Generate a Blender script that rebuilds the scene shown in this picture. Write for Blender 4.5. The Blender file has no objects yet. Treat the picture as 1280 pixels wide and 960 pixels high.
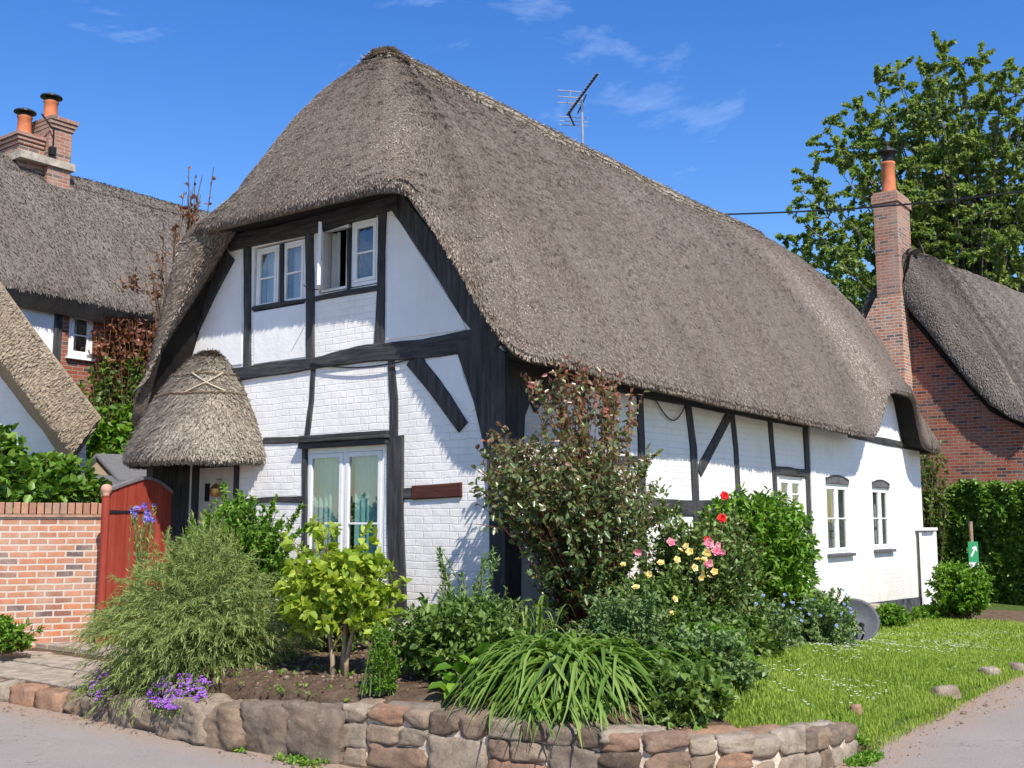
import bpy, bmesh, math, random
import numpy as np
from mathutils import Vector, noise
random.seed(7)
rng = np.random.default_rng(11)
sc = bpy.context.scene
col = sc.collection
PI = math.pi

# ------------------------------------------------------------------ camera
F = 1352.0
PITCH = math.atan(170 / F)
AZ = math.radians(36.8)
vh = np.array([math.cos(AZ), math.sin(AZ), 0.0])
rt = np.array([math.sin(AZ), -math.cos(AZ), 0.0])
fw = vh * math.cos(PITCH) + np.array([0, 0, math.sin(PITCH)])
up = -vh * math.sin(PITCH) + np.array([0, 0, math.cos(PITCH)])
CAM = np.array([-8.53, -6.46, 1.65])


def ray(px, py):
    return fw + rt * (px - 640) / F - up * (py - 480) / F


def onX(px, py, x=0.0):
    d = ray(px, py)
    return CAM + d * ((x - CAM[0]) / d[0])


def onY(px, py, y=0.0):
    d = ray(px, py)
    return CAM + d * ((y - CAM[1]) / d[1])


def onZ(px, py, z=0.0):
    d = ray(px, py)
    return CAM + d * ((z - CAM[2]) / d[2])


def dep(px, py, D):
    d = ray(px, py)
    return CAM + d * (D / float(d @ vh))


def G(px, py):            # a spot on the gable wall (plane X=0) as (along, up)
    p = onX(px, py)
    return (p[1], p[2])


def S(px, py):            # a spot on the long wall (plane Y=0) as (along, up)
    p = onY(px, py)
    return (p[0], p[2])


cam_d = bpy.data.cameras.new('camera')
cam = bpy.data.objects.new('camera', cam_d)
col.objects.link(cam)
cam.location = CAM
cam_d.sensor_width = 36
cam_d.lens = 36 * F / 1280
cam_d.clip_end = 3000
cam.rotation_euler = Vector(-fw).to_track_quat('Z', 'Y').to_euler()
sc.camera = cam

# ------------------------------------------------------------------ world + sun
SUN = Vector((-1.0, -1.75, 2.35)).normalized()
w = bpy.data.worlds.new('World')
sc.world = w
w.use_nodes = True
nt = w.node_tree
for n in list(nt.nodes):
    nt.nodes.remove(n)
sky = nt.nodes.new('ShaderNodeTexSky')
sky.sky_type = 'NISHITA'
sky.sun_disc = False
sky.sun_elevation = math.asin(SUN.z)
sky.sun_rotation = math.atan2(SUN.x, SUN.y)
sky.air_density = 1.15
sky.dust_density = 0.25
sky.ozone_density = 3.0
tc = nt.nodes.new('ShaderNodeTexCoord')
mp = nt.nodes.new('ShaderNodeMapping')
mp.inputs['Scale'].default_value = (1.6, 1.6, 3.6)
mp.inputs['Location'].default_value = (0.35, 1.2, 0.4)
nz = nt.nodes.new('ShaderNodeTexNoise')
nz.inputs['Scale'].default_value = 2.3
nz.inputs['Detail'].default_value = 8
nz.inputs['Roughness'].default_value = 0.62
nz.inputs['Distortion'].default_value = 0.4
rp = nt.nodes.new('ShaderNodeValToRGB')
rp.color_ramp.elements[0].position = 0.57
rp.color_ramp.elements[1].position = 0.95
rp.color_ramp.elements[1].color = (0.55, 0.55, 0.55, 1)
mx = nt.nodes.new('ShaderNodeMixRGB')
mx.inputs['Color2'].default_value = (8.5, 9.0, 9.8, 1)
hsv = nt.nodes.new('ShaderNodeHueSaturation')
hsv.inputs['Saturation'].default_value = 1.36
hsv.inputs['Hue'].default_value = 0.515
bg = nt.nodes.new('ShaderNodeBackground')
bg.inputs['Strength'].default_value = 0.135
wo = nt.nodes.new('ShaderNodeOutputWorld')
L_ = nt.links.new
L_(tc.outputs['Generated'], mp.inputs['Vector'])
L_(mp.outputs['Vector'], nz.inputs['Vector'])
L_(nz.outputs['Fac'], rp.inputs['Fac'])
L_(rp.outputs['Color'], mx.inputs['Fac'])
L_(sky.outputs['Color'], hsv.inputs['Color'])
L_(hsv.outputs['Color'], mx.inputs['Color1'])
L_(mx.outputs['Color'], bg.inputs['Color'])
L_(bg.outputs['Background'], wo.inputs['Surface'])
sd = bpy.data.lights.new('sun', 'SUN')
sd.energy = 5.0
sd.angle = math.radians(0.5)
sd.color = (1.0, 0.95, 0.86)
so = bpy.data.objects.new('sun', sd)
col.objects.link(so)
so.rotation_euler = SUN.to_track_quat('Z', 'Y').to_euler()
vs = sc.view_settings
vs.view_transform = 'Standard'
vs.look = 'None'
vs.exposure = 0.48
vs.gamma = 1

# ------------------------------------------------------------------ materials


class Mat:
    def __init__(s, name, rough=0.8, spec=0.3):
        s.m = bpy.data.materials.new(name)
        s.m.use_nodes = True
        s.t = s.m.node_tree
        s.b = s.t.nodes['Principled BSDF']
        s.b.inputs['Roughness'].default_value = rough
        s.b.inputs['Specular IOR Level'].default_value = spec
        s.out = s.t.nodes['Material Output']

    def n(s, kind, **kw):
        x = s.t.nodes.new('ShaderNode' + kind)
        for k, v in kw.items():
            if k in x.inputs.keys() if hasattr(x.inputs, 'keys') else False:
                x.inputs[k].default_value = v
            else:
                setattr(x, k, v)
        return x

    def l(s, a, b):
        s.t.links.new(a, b)

    def coord(s, kind='Object', scale=(1, 1, 1)):
        c = s.n('TexCoord')
        m = s.n('Mapping')
        m.inputs['Scale'].default_value = scale
        s.l(c.outputs[kind], m.inputs['Vector'])
        return m.outputs['Vector']

    def noise(s, vec, scale, detail=4, rough=0.55):
        x = s.n('TexNoise')
        x.inputs['Scale'].default_value = scale
        x.inputs['Detail'].default_value = detail
        x.inputs['Roughness'].default_value = rough
        s.l(vec, x.inputs['Vector'])
        return x.outputs['Fac']

    def ramp(s, fac, stops):
        x = s.n('ValToRGB')
        e = x.color_ramp.elements
        while len(e) < len(stops):
            e.new(0.5)
        for q, (p, c) in zip(e, stops):
            q.position = p
            q.color = (c[0], c[1], c[2], 1) if not isinstance(c, (int, float)) else (c, c, c, 1)
        s.l(fac, x.inputs['Fac'])
        return x.outputs['Color']

    def mix(s, fac, a, b, mode='MIX'):
        x = s.n('MixRGB')
        x.blend_type = mode
        for sock, v in ((x.inputs['Fac'], fac), (x.inputs['Color1'], a), (x.inputs['Color2'], b)):
            if hasattr(v, 'links'):
                s.l(v, sock)
            elif isinstance(v, (int, float)):
                sock.default_value = v if sock.name == 'Fac' else (v, v, v, 1)
            else:
                sock.default_value = (v[0], v[1], v[2], 1)
        return x.outputs['Color']

    def bump(s, h, strength=0.5, dist=0.02, prev=None):
        x = s.n('Bump')
        x.inputs['Strength'].default_value = strength
        x.inputs['Distance'].default_value = dist
        s.l(h, x.inputs['Height'])
        if prev is not None:
            s.l(prev, x.inputs['Normal'])
        s.l(x.outputs['Normal'], s.b.inputs['Normal'])
        return x.outputs['Normal']

    def col(s, c):
        if hasattr(c, 'links'):
            s.l(c, s.b.inputs['Base Color'])
        else:
            s.b.inputs['Base Color'].default_value = (*c, 1)

    def attr(s, name='rnd'):
        a = s.n('Attribute')
        a.attribute_name = name
        return a.outputs['Fac']


def mat_simple(name, c, rough=0.6, var=0.15, sc_=8, bump=0.2, spec=0.3, metal=0.0, stretch=(1, 1, 1)):
    m = Mat(name, rough, spec)
    v = m.coord('Object', stretch)
    f = m.noise(v, sc_, 6, 0.65)
    a = tuple(max(0, x * (1 - var * 1.6)) for x in c)
    b = tuple(x * (1 + var) for x in c)
    m.col(m.ramp(f, [(0.3, a), (0.7, b)]))
    if bump:
        m.bump(m.noise(v, sc_ * 5, 4), bump, 0.01)
    m.b.inputs['Metallic'].default_value = metal
    return m.m


def mat_whitewall(name, courses=True, tint=(0.82, 0.79, 0.745), bs=0.55):
    m = Mat(name, 0.75, 0.25)
    uv = m.coord('UV')
    ob = m.coord('Object')
    big = m.noise(ob, 1.3, 6, 0.7)
    fine = m.noise(ob, 45, 5, 0.7)
    dirt = m.noise(m.coord('Object', (1, 1, 0.25)), 3.0, 8, 0.7)
    c = m.ramp(big, [(0.3, tuple(x * 0.88 for x in tint)), (0.6, tint)])
    c = m.mix(m.ramp(dirt, [(0.52, 0.0), (0.8, 0.38)]), c, (0.56, 0.50, 0.41))
    sx = m.n('SeparateXYZ')
    m.l(ob, sx.inputs[0])
    mr = m.n('MapRange')
    mr.inputs['From Min'].default_value = -0.2
    mr.inputs['From Max'].default_value = 1.3
    mr.inputs['To Min'].default_value = 1.0
    mr.inputs['To Max'].default_value = 0.0
    m.l(sx.outputs['Z'], mr.inputs['Value'])
    spl = m.mix(1.0, mr.outputs[0], m.ramp(m.noise(ob, 4, 8, 0.7), [(0.3, 0.15), (0.65, 0.9)]), 'MULTIPLY')
    c = m.mix(spl, c, (0.60, 0.55, 0.44))
    nrm = None
    if courses:
        dist = m.n('VectorMath', operation='ADD')
        nn = m.n('TexNoise')
        nn.inputs['Scale'].default_value = 3.5
        nn.inputs['Detail'].default_value = 3
        m.l(uv, nn.inputs['Vector'])
        sc2 = m.n('VectorMath', operation='SCALE')
        sc2.inputs['Scale'].default_value = 0.035
        m.l(nn.outputs['Color'], sc2.inputs[0])
        m.l(uv, dist.inputs[0])
        m.l(sc2.outputs['Vector'], dist.inputs[1])
        br = m.n('TexBrick')
        br.inputs['Scale'].default_value = 1
        br.inputs['Brick Width'].default_value = 0.235
        br.inputs['Row Height'].default_value = 0.078
        br.inputs['Mortar Size'].default_value = 0.007
        br.inputs['Mortar Smooth'].default_value = 0.6
        br.inputs['Color1'].default_value = (1, 1, 1, 1)
        br.inputs['Color2'].default_value = (0.72, 0.72, 0.72, 1)
        br.inputs['Mortar'].default_value = (0, 0, 0, 1)
        m.l(dist.outputs['Vector'], br.inputs['Vector'])
        patch = m.ramp(m.noise(ob, 2.2, 3), [(0.38, 0.25), (0.62, 1.0)])
        hh = m.mix(1.0, br.outputs['Color'], patch, 'MULTIPLY')
        c = m.mix(m.mix(1.0, m.ramp(br.outputs['Fac'], [(0.3, 0.0), (0.9, 0.22)]), patch, 'MULTIPLY'), c, (0.5, 0.47, 0.43))
        nrm = m.bump(hh, bs, 0.014)
    nrm = m.bump(big, 0.35, 0.05, nrm)
    m.bump(fine, 0.3, 0.004, nrm)
    m.col(c)
    return m.m


def mat_brick(name, c1, c2, c3, mortar, bw=0.225, rh=0.075, ms=0.009):
    m = Mat(name, 0.88, 0.2)
    uv = m.coord('UV')
    ob = m.coord('Object')
    nn = m.n('TexNoise')
    nn.inputs['Scale'].default_value = 6
    m.l(uv, nn.inputs['Vector'])
    s2 = m.n('VectorMath', operation='SCALE')
    s2.inputs['Scale'].default_value = 0.014
    ad = m.n('VectorMath', operation='ADD')
    m.l(nn.outputs['Color'], s2.inputs[0])
    m.l(uv, ad.inputs[0])
    m.l(s2.outputs['Vector'], ad.inputs[1])
    br = m.n('TexBrick')
    br.inputs['Scale'].default_value = 1
    br.inputs['Brick Width'].default_value = bw
    br.inputs['Row Height'].default_value = rh
    br.inputs['Mortar Size'].default_value = ms
    br.inputs['Mortar Smooth'].default_value = 0.3
    br.inputs['Bias'].default_value = 0.0
    br.inputs['Color1'].default_value = (0, 0, 0, 1)
    br.inputs['Color2'].default_value = (1, 1, 1, 1)
    br.inputs['Mortar'].default_value = (0.5, 0.5, 0.5, 1)
    m.l(ad.outputs['Vector'], br.inputs['Vector'])
    c = m.ramp(br.outputs['Color'], [(0.12, c3), (0.3, c1), (0.65, c2), (0.95, tuple(x * 1.15 for x in c1))])
    f = m.noise(ob, 14, 6, 0.7)
    c = m.mix(m.ramp(f, [(0.4, 0.0), (0.75, 0.55)]), c, tuple(x * 0.55 for x in c1))
    c = m.mix(m.ramp(m.noise(ob, 2.4, 5, 0.65), [(0.42, 0), (0.75, 0.5)]), c, mortar)
    c = m.mix(m.ramp(m.noise(ob, 30, 6, 0.8), [(0.55, 0), (0.7, 0.5)]), c, mortar)
    c = m.mix(br.outputs['Fac'], c, mortar)
    m.col(c)
    inv = m.ramp(br.outputs['Fac'], [(0, 1.0), (1, 0.0)])
    nrm = m.bump(inv, 0.6, 0.008)
    m.bump(m.noise(ob, 60, 5, 0.7), 0.4, 0.005, nrm)
    return m.m


def mat_thatch(name, dark, mid, light, sx=1.0, lichen=0.25):
    m = Mat(name, 0.9, 0.12)
    uv = m.coord('UV')
    ob = m.coord('Object')
    st = m.n('Mapping')
    st.inputs['Scale'].default_value = (48 * sx, 20 * sx, 1)
    m.l(uv, st.inputs['Vector'])
    f = m.noise(st.outputs['Vector'], 1.0, 4, 0.7)
    v = m.n('TexVoronoi')
    v.inputs['Scale'].default_value = 1.1
    m.l(st.outputs['Vector'], v.inputs['Vector'])
    big = m.noise(ob, 0.9, 5, 0.65)
    band = m.n('Mapping')
    band.inputs['Scale'].default_value = (1.7, 0.35, 1)
    m.l(uv, band.inputs['Vector'])
    streak = m.noise(band.outputs['Vector'], 1.0, 5, 0.6)
    a = m.attr('rnd')
    c = m.ramp(f, [(0.28, dark), (0.5, mid), (0.72, light)])
    c = m.mix(0.62, c, m.ramp(a, [(0.0, dark), (0.45, mid), (1.0, light)]))
    c = m.mix(m.ramp(big, [(0.35, 0.0), (0.7, 0.35)]), c, tuple(x * 0.62 for x in mid))
    c = m.mix(m.ramp(streak, [(0.42, 0.0), (0.72, lichen)]), c, (0.36, 0.34, 0.30))
    band2 = m.n('Mapping')
    band2.inputs['Scale'].default_value = (3.3, 0.5, 1)
    band2.inputs['Location'].default_value = (7, 3, 0)
    m.l(uv, band2.inputs['Vector'])
    c = m.mix(m.ramp(m.noise(band2.outputs['Vector'], 1.0, 6, 0.7), [(0.5, 0.0), (0.78, 0.55)]), c, dark)
    m.col(c)
    nrm = m.bump(f, 0.9, 0.03)
    m.bump(m.ramp(v.outputs['Distance'], [(0, 1.0), (0.8, 0.0)]), 0.6, 0.015, nrm)
    return m.m


def mat_leaf(name, c1, c2, c3, trans=0.35, rough=0.45, spec=0.35, back=None):
    m = Mat(name, rough, spec)
    a = m.attr('rnd')
    c = m.ramp(a, [(0.0, c1), (0.5, c2), (1.0, c3)])
    m.col(c)
    tr = m.n('BsdfTranslucent')
    g = m.mix(1.0, c, (1.25, 1.3, 0.55), 'MULTIPLY')
    m.l(g, tr.inputs['Color'])
    ms = m.n('MixShader')
    ms.inputs['Fac'].default_value = trans
    m.l(m.b.outputs[0], ms.inputs[1])
    m.l(tr.outputs[0], ms.inputs[2])
    m.l(ms.outputs[0], m.out.inputs['Surface'])
    return m.m


def mat_glass(name, tint=(0.93, 0.95, 0.95), mixf=0.75):
    m = Mat(name)
    tr = m.n('BsdfTransparent')
    tr.inputs['Color'].default_value = (*tint, 1)
    gl = m.n('BsdfGlossy')
    gl.inputs['Roughness'].default_value = 0.02
    lw = m.n('LayerWeight')
    lw.inputs['Blend'].default_value = 0.25
    fr = m.n('MapRange')
    fr.inputs['To Min'].default_value = 0.07
    fr.inputs['To Max'].default_value = 0.5
    m.l(lw.outputs['Facing'], fr.inputs['Value'])
    bp = m.n('Bump')
    bp.inputs['Strength'].default_value = 0.05
    bp.inputs['Distance'].default_value = 0.02
    m.l(m.noise(m.coord('Object'), 5, 2), bp.inputs['Height'])
    m.l(bp.outputs[0], gl.inputs['Normal'])
    ms = m.n('MixShader')
    m.l(fr.outputs[0], ms.inputs['Fac'])
    m.l(tr.outputs[0], ms.inputs[1])
    m.l(gl.outputs[0], ms.inputs[2])
    m.l(ms.outputs[0], m.out.inputs['Surface'])
    return m.m


def mat_wood(name, c, streak, rough=0.75, axis=(30, 30, 2.5), bs=0.6):
    m = Mat(name, rough, 0.25)
    v = m.coord('Object', axis)
    f = m.noise(v, 1.0, 7, 0.7)
    g = m.noise(m.coord('Object'), 3, 5, 0.6)
    cc = m.ramp(f, [(0.32, c), (0.62, tuple((x + y) / 2 for x, y in zip(c, streak))), (0.8, streak)])
    cc = m.mix(m.ramp(g, [(0.4, 0), (0.75, 0.5)]), cc, c)
    m.col(cc)
    m.bump(f, bs, 0.012)
    return m.m


M = {}
M['white_brick'] = mat_whitewall('painted_brick', True)
M['white_soft'] = mat_whitewall('painted_brick_soft', True, (0.82, 0.80, 0.77), 0.3)
M['plaster'] = mat_whitewall('lime_plaster', False, (0.80, 0.79, 0.77))
M['timber'] = mat_wood('tarred_oak', (0.015, 0.015, 0.016), (0.14, 0.135, 0.13), 0.7, (22, 22, 2.0), 1.0)
M['timber_h'] = mat_wood('tarred_oak_rail', (0.015, 0.015, 0.016), (0.14, 0.135, 0.13), 0.7, (2.0, 2.0, 22), 1.0)
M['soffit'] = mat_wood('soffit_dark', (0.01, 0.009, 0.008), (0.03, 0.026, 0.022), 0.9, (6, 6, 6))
M['thatch'] = mat_thatch('water_reed_thatch', (0.038, 0.028, 0.021), (0.195, 0.15, 0.117), (0.52, 0.44, 0.355))
M['thatch_pale'] = mat_thatch('ridge_thatch', (0.17, 0.14, 0.10), (0.42, 0.36, 0.28), (0.66, 0.60, 0.50), 1, 0.35)
M['thatch_far'] = mat_thatch('old_thatch', (0.07, 0.055, 0.045), (0.155, 0.128, 0.107), (0.26, 0.22, 0.185), 0.5)
M['thatch_gold'] = mat_thatch('golden_verge_thatch', (0.10, 0.075, 0.05), (0.29, 0.225, 0.155), (0.46, 0.38, 0.28), 1, 0.1)
M['spar'] = mat_simple('hazel_spar', (0.16, 0.11, 0.07), 0.8)
M['spar_pale'] = mat_simple('pale_hazel_spar', (0.42, 0.35, 0.25), 0.8)
M['white_paint'] = mat_simple('white_window_paint', (0.80, 0.79, 0.76), 0.45, 0.06, 6, 0.1)
M['glass'] = mat_glass('window_glass')
M['curtain'] = mat_simple('duck_egg_curtain', (0.24, 0.50, 0.49), 0.9, 0.1, 3, 0.05)
M['curtain_w'] = mat_simple('net_curtain', (0.6, 0.6, 0.58), 0.9, 0.1, 3, 0.05)
M['grey_paint'] = mat_simple('grey_arch_paint', (0.12, 0.115, 0.115), 0.7, 0.3, 9, 0.2)
M['plinth'] = mat_simple('tarred_plinth', (0.07, 0.075, 0.085), 0.85, 0.6, 6, 0.6)
M['redwood'] = mat_wood('rust_brown_rail', (0.055, 0.018, 0.013), (0.13, 0.045, 0.03), 0.8, (4, 4, 30))
M['brick_red'] = mat_brick('red_brick', (0.27, 0.06, 0.03), (0.34, 0.10, 0.05), (0.06, 0.035, 0.04), (0.28, 0.23, 0.185))
M['brick_orange'] = mat_brick('orange_brick', (0.46, 0.155, 0.07), (0.42, 0.21, 0.13), (0.11, 0.09, 0.095), (0.50, 0.43, 0.36), 0.2, 0.075, 0.012)
M['brick_chim'] = mat_brick('weathered_brick', (0.33, 0.125, 0.075), (0.36, 0.19, 0.13), (0.12, 0.085, 0.075), (0.36, 0.31, 0.26))
M['terracotta'] = mat_simple('terracotta', (0.52, 0.165, 0.07), 0.7, 0.2, 5, 0.2)
M['metal_black'] = mat_simple('black_metal', (0.015, 0.015, 0.017), 0.5, 0.3, 8, 0.1)
M['metal_grey'] = mat_simple('aluminium', (0.45, 0.45, 0.47), 0.4, 0.15, 10, 0.05, 0.5, 0.7)
M['lead'] = mat_simple('pale_mortar_flaunching', (0.42, 0.36, 0.29), 0.8, 0.3, 6)
M['gate_red'] = mat_wood('oxide_red_paint', (0.22, 0.026, 0.015), (0.46, 0.10, 0.06), 0.65, (14, 14, 0.9), 0.4)
M['gate_edge'] = mat_simple('weathered_grey_capping', (0.17, 0.16, 0.16), 0.7)
M['post_pink'] = mat_simple('pink_brick_post', (0.5, 0.27, 0.2), 0.8, 0.2)
M['shed_green'] = mat_wood('green_shiplap', (0.045, 0.075, 0.03), (0.07, 0.11, 0.05), 0.7, (2, 2, 25), 0.3)
M['shed_tan'] = mat_wood('bare_shiplap', (0.32, 0.24, 0.15), (0.42, 0.33, 0.23), 0.7, (2, 2, 25), 0.3)
M['felt'] = mat_simple('mineral_felt', (0.15, 0.15, 0.155), 0.95, 0.2, 60, 0.6)
M['stem'] = mat_simple('brown_stem', (0.14, 0.09, 0.05), 0.8, 0.3, 15)
M['stem_pale'] = mat_simple('pale_bark', (0.30, 0.22, 0.14), 0.8, 0.3, 15)
M['stem_green'] = mat_simple('green_stem', (0.12, 0.17, 0.05), 0.6, 0.3, 15)
M['stem_red'] = mat_simple('red_stem', (0.16, 0.05, 0.035), 0.6, 0.3, 15)
M['bark'] = mat_simple('tree_bark', (0.12, 0.10, 0.085), 0.9, 0.3, 6, 0.8, stretch=(1, 1, 0.2))


def stone_mat():
    m = Mat('sandstone', 0.9, 0.15)
    ob = m.coord('Object')
    a = m.attr('rnd')
    c = m.ramp(a, [(0.0, (0.15, 0.11, 0.085)), (0.25, (0.40, 0.29, 0.20)), (0.5, (0.56, 0.47, 0.36)), (0.75, (0.28, 0.22, 0.17)), (1.0, (0.56, 0.31, 0.19))])
    f = m.noise(ob, 7, 8, 0.7)
    c = m.mix(m.ramp(f, [(0.42, 0.0), (0.68, 0.75)]), c, (0.14, 0.10, 0.075))
    c = m.mix(m.ramp(m.noise(ob, 2.6, 5, 0.6), [(0.5, 0.0), (0.65, 0.3)]), c, (0.46, 0.32, 0.21))
    c = m.mix(m.ramp(m.noise(ob, 16, 6, 0.75), [(0.56, 0), (0.68, 0.6)]), c, (0.44, 0.36, 0.26))
    c = m.mix(m.ramp(m.noise(m.coord('Object', (1, 1.3, 1)), 26, 4, 0.6), [(0.66, 0), (0.7, 0.7)]), c, (0.5, 0.49, 0.44))
    m.col(c)
    nrm = m.bump(f, 1.0, 0.05)
    m.bump(m.noise(ob, 45, 8, 0.85), 1.0, 0.02, nrm)
    return m.m


M['stone'] = stone_mat()
M['mortar'] = mat_simple('lime_mortar', (0.56, 0.46, 0.36), 0.95, 0.25, 14, 0.9)


def ground_mat():
    m = Mat('garden_soil', 0.95, 0.1)
    ob = m.coord('Object')
    c = m.ramp(m.noise(ob, 9, 9, 0.75), [(0.3, (0.07, 0.045, 0.03)), (0.5, (0.16, 0.105, 0.07)), (0.72, (0.27, 0.195, 0.135))])
    g = m.attr('grass')
    c = m.mix(g, c, m.ramp(m.noise(ob, 20, 6, 0.7), [(0.3, (0.05, 0.085, 0.018)), (0.7, (0.12, 0.17, 0.04))]))
    m.col(c)
    nrm = m.bump(m.noise(ob, 12, 8, 0.8), 0.9, 0.05)
    m.bump(m.noise(ob, 70, 6, 0.8), 0.9, 0.012, nrm)
    return m.m


def road_mat():
    m = Mat('worn_asphalt', 0.92, 0.15)
    ob = m.coord('Object')
    v = m.n('TexVoronoi')
    v.inputs['Scale'].default_value = 120
    m.l(ob, v.inputs['Vector'])
    c = m.ramp(m.noise(ob, 70, 6, 0.8), [(0.3, (0.19, 0.165, 0.15)), (0.55, (0.30, 0.265, 0.24)), (0.75, (0.43, 0.385, 0.35))])
    c = m.mix(m.ramp(m.noise(ob, 0.9, 6, 0.65), [(0.4, 0.0), (0.7, 0.4)]), c, (0.38, 0.325, 0.28))
    c = m.mix(m.ramp(v.outputs['Distance'], [(0.1, 0.35), (0.35, 0.0)]), c, (0.42, 0.385, 0.35))
    ck = m.n('TexVoronoi')
    ck.feature = 'DISTANCE_TO_EDGE'
    ck.inputs['Scale'].default_value = 1.1
    dn_ = m.n('VectorMath', operation='ADD')
    tn = m.n('TexNoise')
    tn.inputs['Scale'].default_value = 5
    m.l(ob, tn.inputs['Vector'])
    m.l(ob, dn_.inputs[0])
    m.l(tn.outputs['Color'], dn_.inputs[1])
    m.l(dn_.outputs[0], ck.inputs['Vector'])
    crk = m.mix(1.0, m.ramp(ck.outputs['Distance'], [(0.004, 0.6), (0.014, 0.0)]), m.ramp(m.noise(ob, 0.8, 3), [(0.5, 0.0), (0.6, 1.0)]), 'MULTIPLY')
    c = m.mix(crk, c, (0.10, 0.085, 0.075))
    c = m.mix(m.ramp(m.noise(ob, 28, 8, 0.85), [(0.35, 0.3), (0.6, 0.0)]), c, (0.16, 0.14, 0.125))
    # brown silt that gathers along the edges
    at_ = m.attr('silt')
    sil = m.mix(1.0, at_, m.ramp(m.noise(ob, 6, 8, 0.8), [(0.35, 0.15), (0.6, 1.0)]), 'MULTIPLY')
    c = m.mix(sil, c, (0.34, 0.22, 0.14))
    m.col(c)
    nrm = m.bump(v.outputs['Distance'], 0.5, 0.006)
    m.bump(m.noise(ob, 160, 4, 0.8), 0.6, 0.006, nrm)
    return m.m


M['ground'] = ground_mat()
M['road'] = road_mat()
M['paving'] = mat_simple('stone_paving', (0.33, 0.27, 0.21), 0.9, 0.3, 7, 0.6)

# ------------------------------------------------------------------ object helpers


def tag(o, label=None, cat=None, group=None, kind=None):
    if label:
        o['label'] = label
    if cat:
        o['category'] = cat
    if group:
        o['group'] = group
    if kind:
        o['kind'] = kind
    return o


def empty(name, loc, label, cat, group=None, kind=None):
    o = bpy.data.objects.new(name, None)
    o.empty_display_size = 0.2
    col.objects.link(o)
    o.location = loc
    return tag(o, label, cat, group, kind)


def world_loc(o):
    p = Vector((0, 0, 0))
    while o is not None:
        p = p + Vector(o.location)
        o = o.parent
    return p


def set_uv(me):
    n = len(me.loops)
    if n == 0:
        return
    co = np.empty(len(me.vertices) * 3)
    me.vertices.foreach_get('co', co)
    co = co.reshape(-1, 3)
    lv = np.empty(n, dtype=np.int32)
    me.loops.foreach_get('vertex_index', lv)
    npoly = len(me.polygons)
    nr = np.empty(npoly * 3)
    me.polygons.foreach_get('normal', nr)
    nr = nr.reshape(-1, 3)
    tot = np.empty(npoly, dtype=np.int32)
    me.polygons.foreach_get('loop_total', tot)
    ln = np.repeat(nr, tot, axis=0)
    p = co[lv]
    t = np.stack([-ln[:, 1], ln[:, 0], np.zeros(n)], 1)
    tl = np.linalg.norm(t, axis=1)
    flat = tl < 0.35
    t = t / np.maximum(tl, 1e-6)[:, None]
    u = (p * t).sum(1)
    v = p[:, 2].copy()
    u[flat] = p[flat, 0]
    v[flat] = p[flat, 1]
    me.uv_layers.new(name='UVMap').data.foreach_set('uv', np.stack([u, v], 1).ravel())


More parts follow.
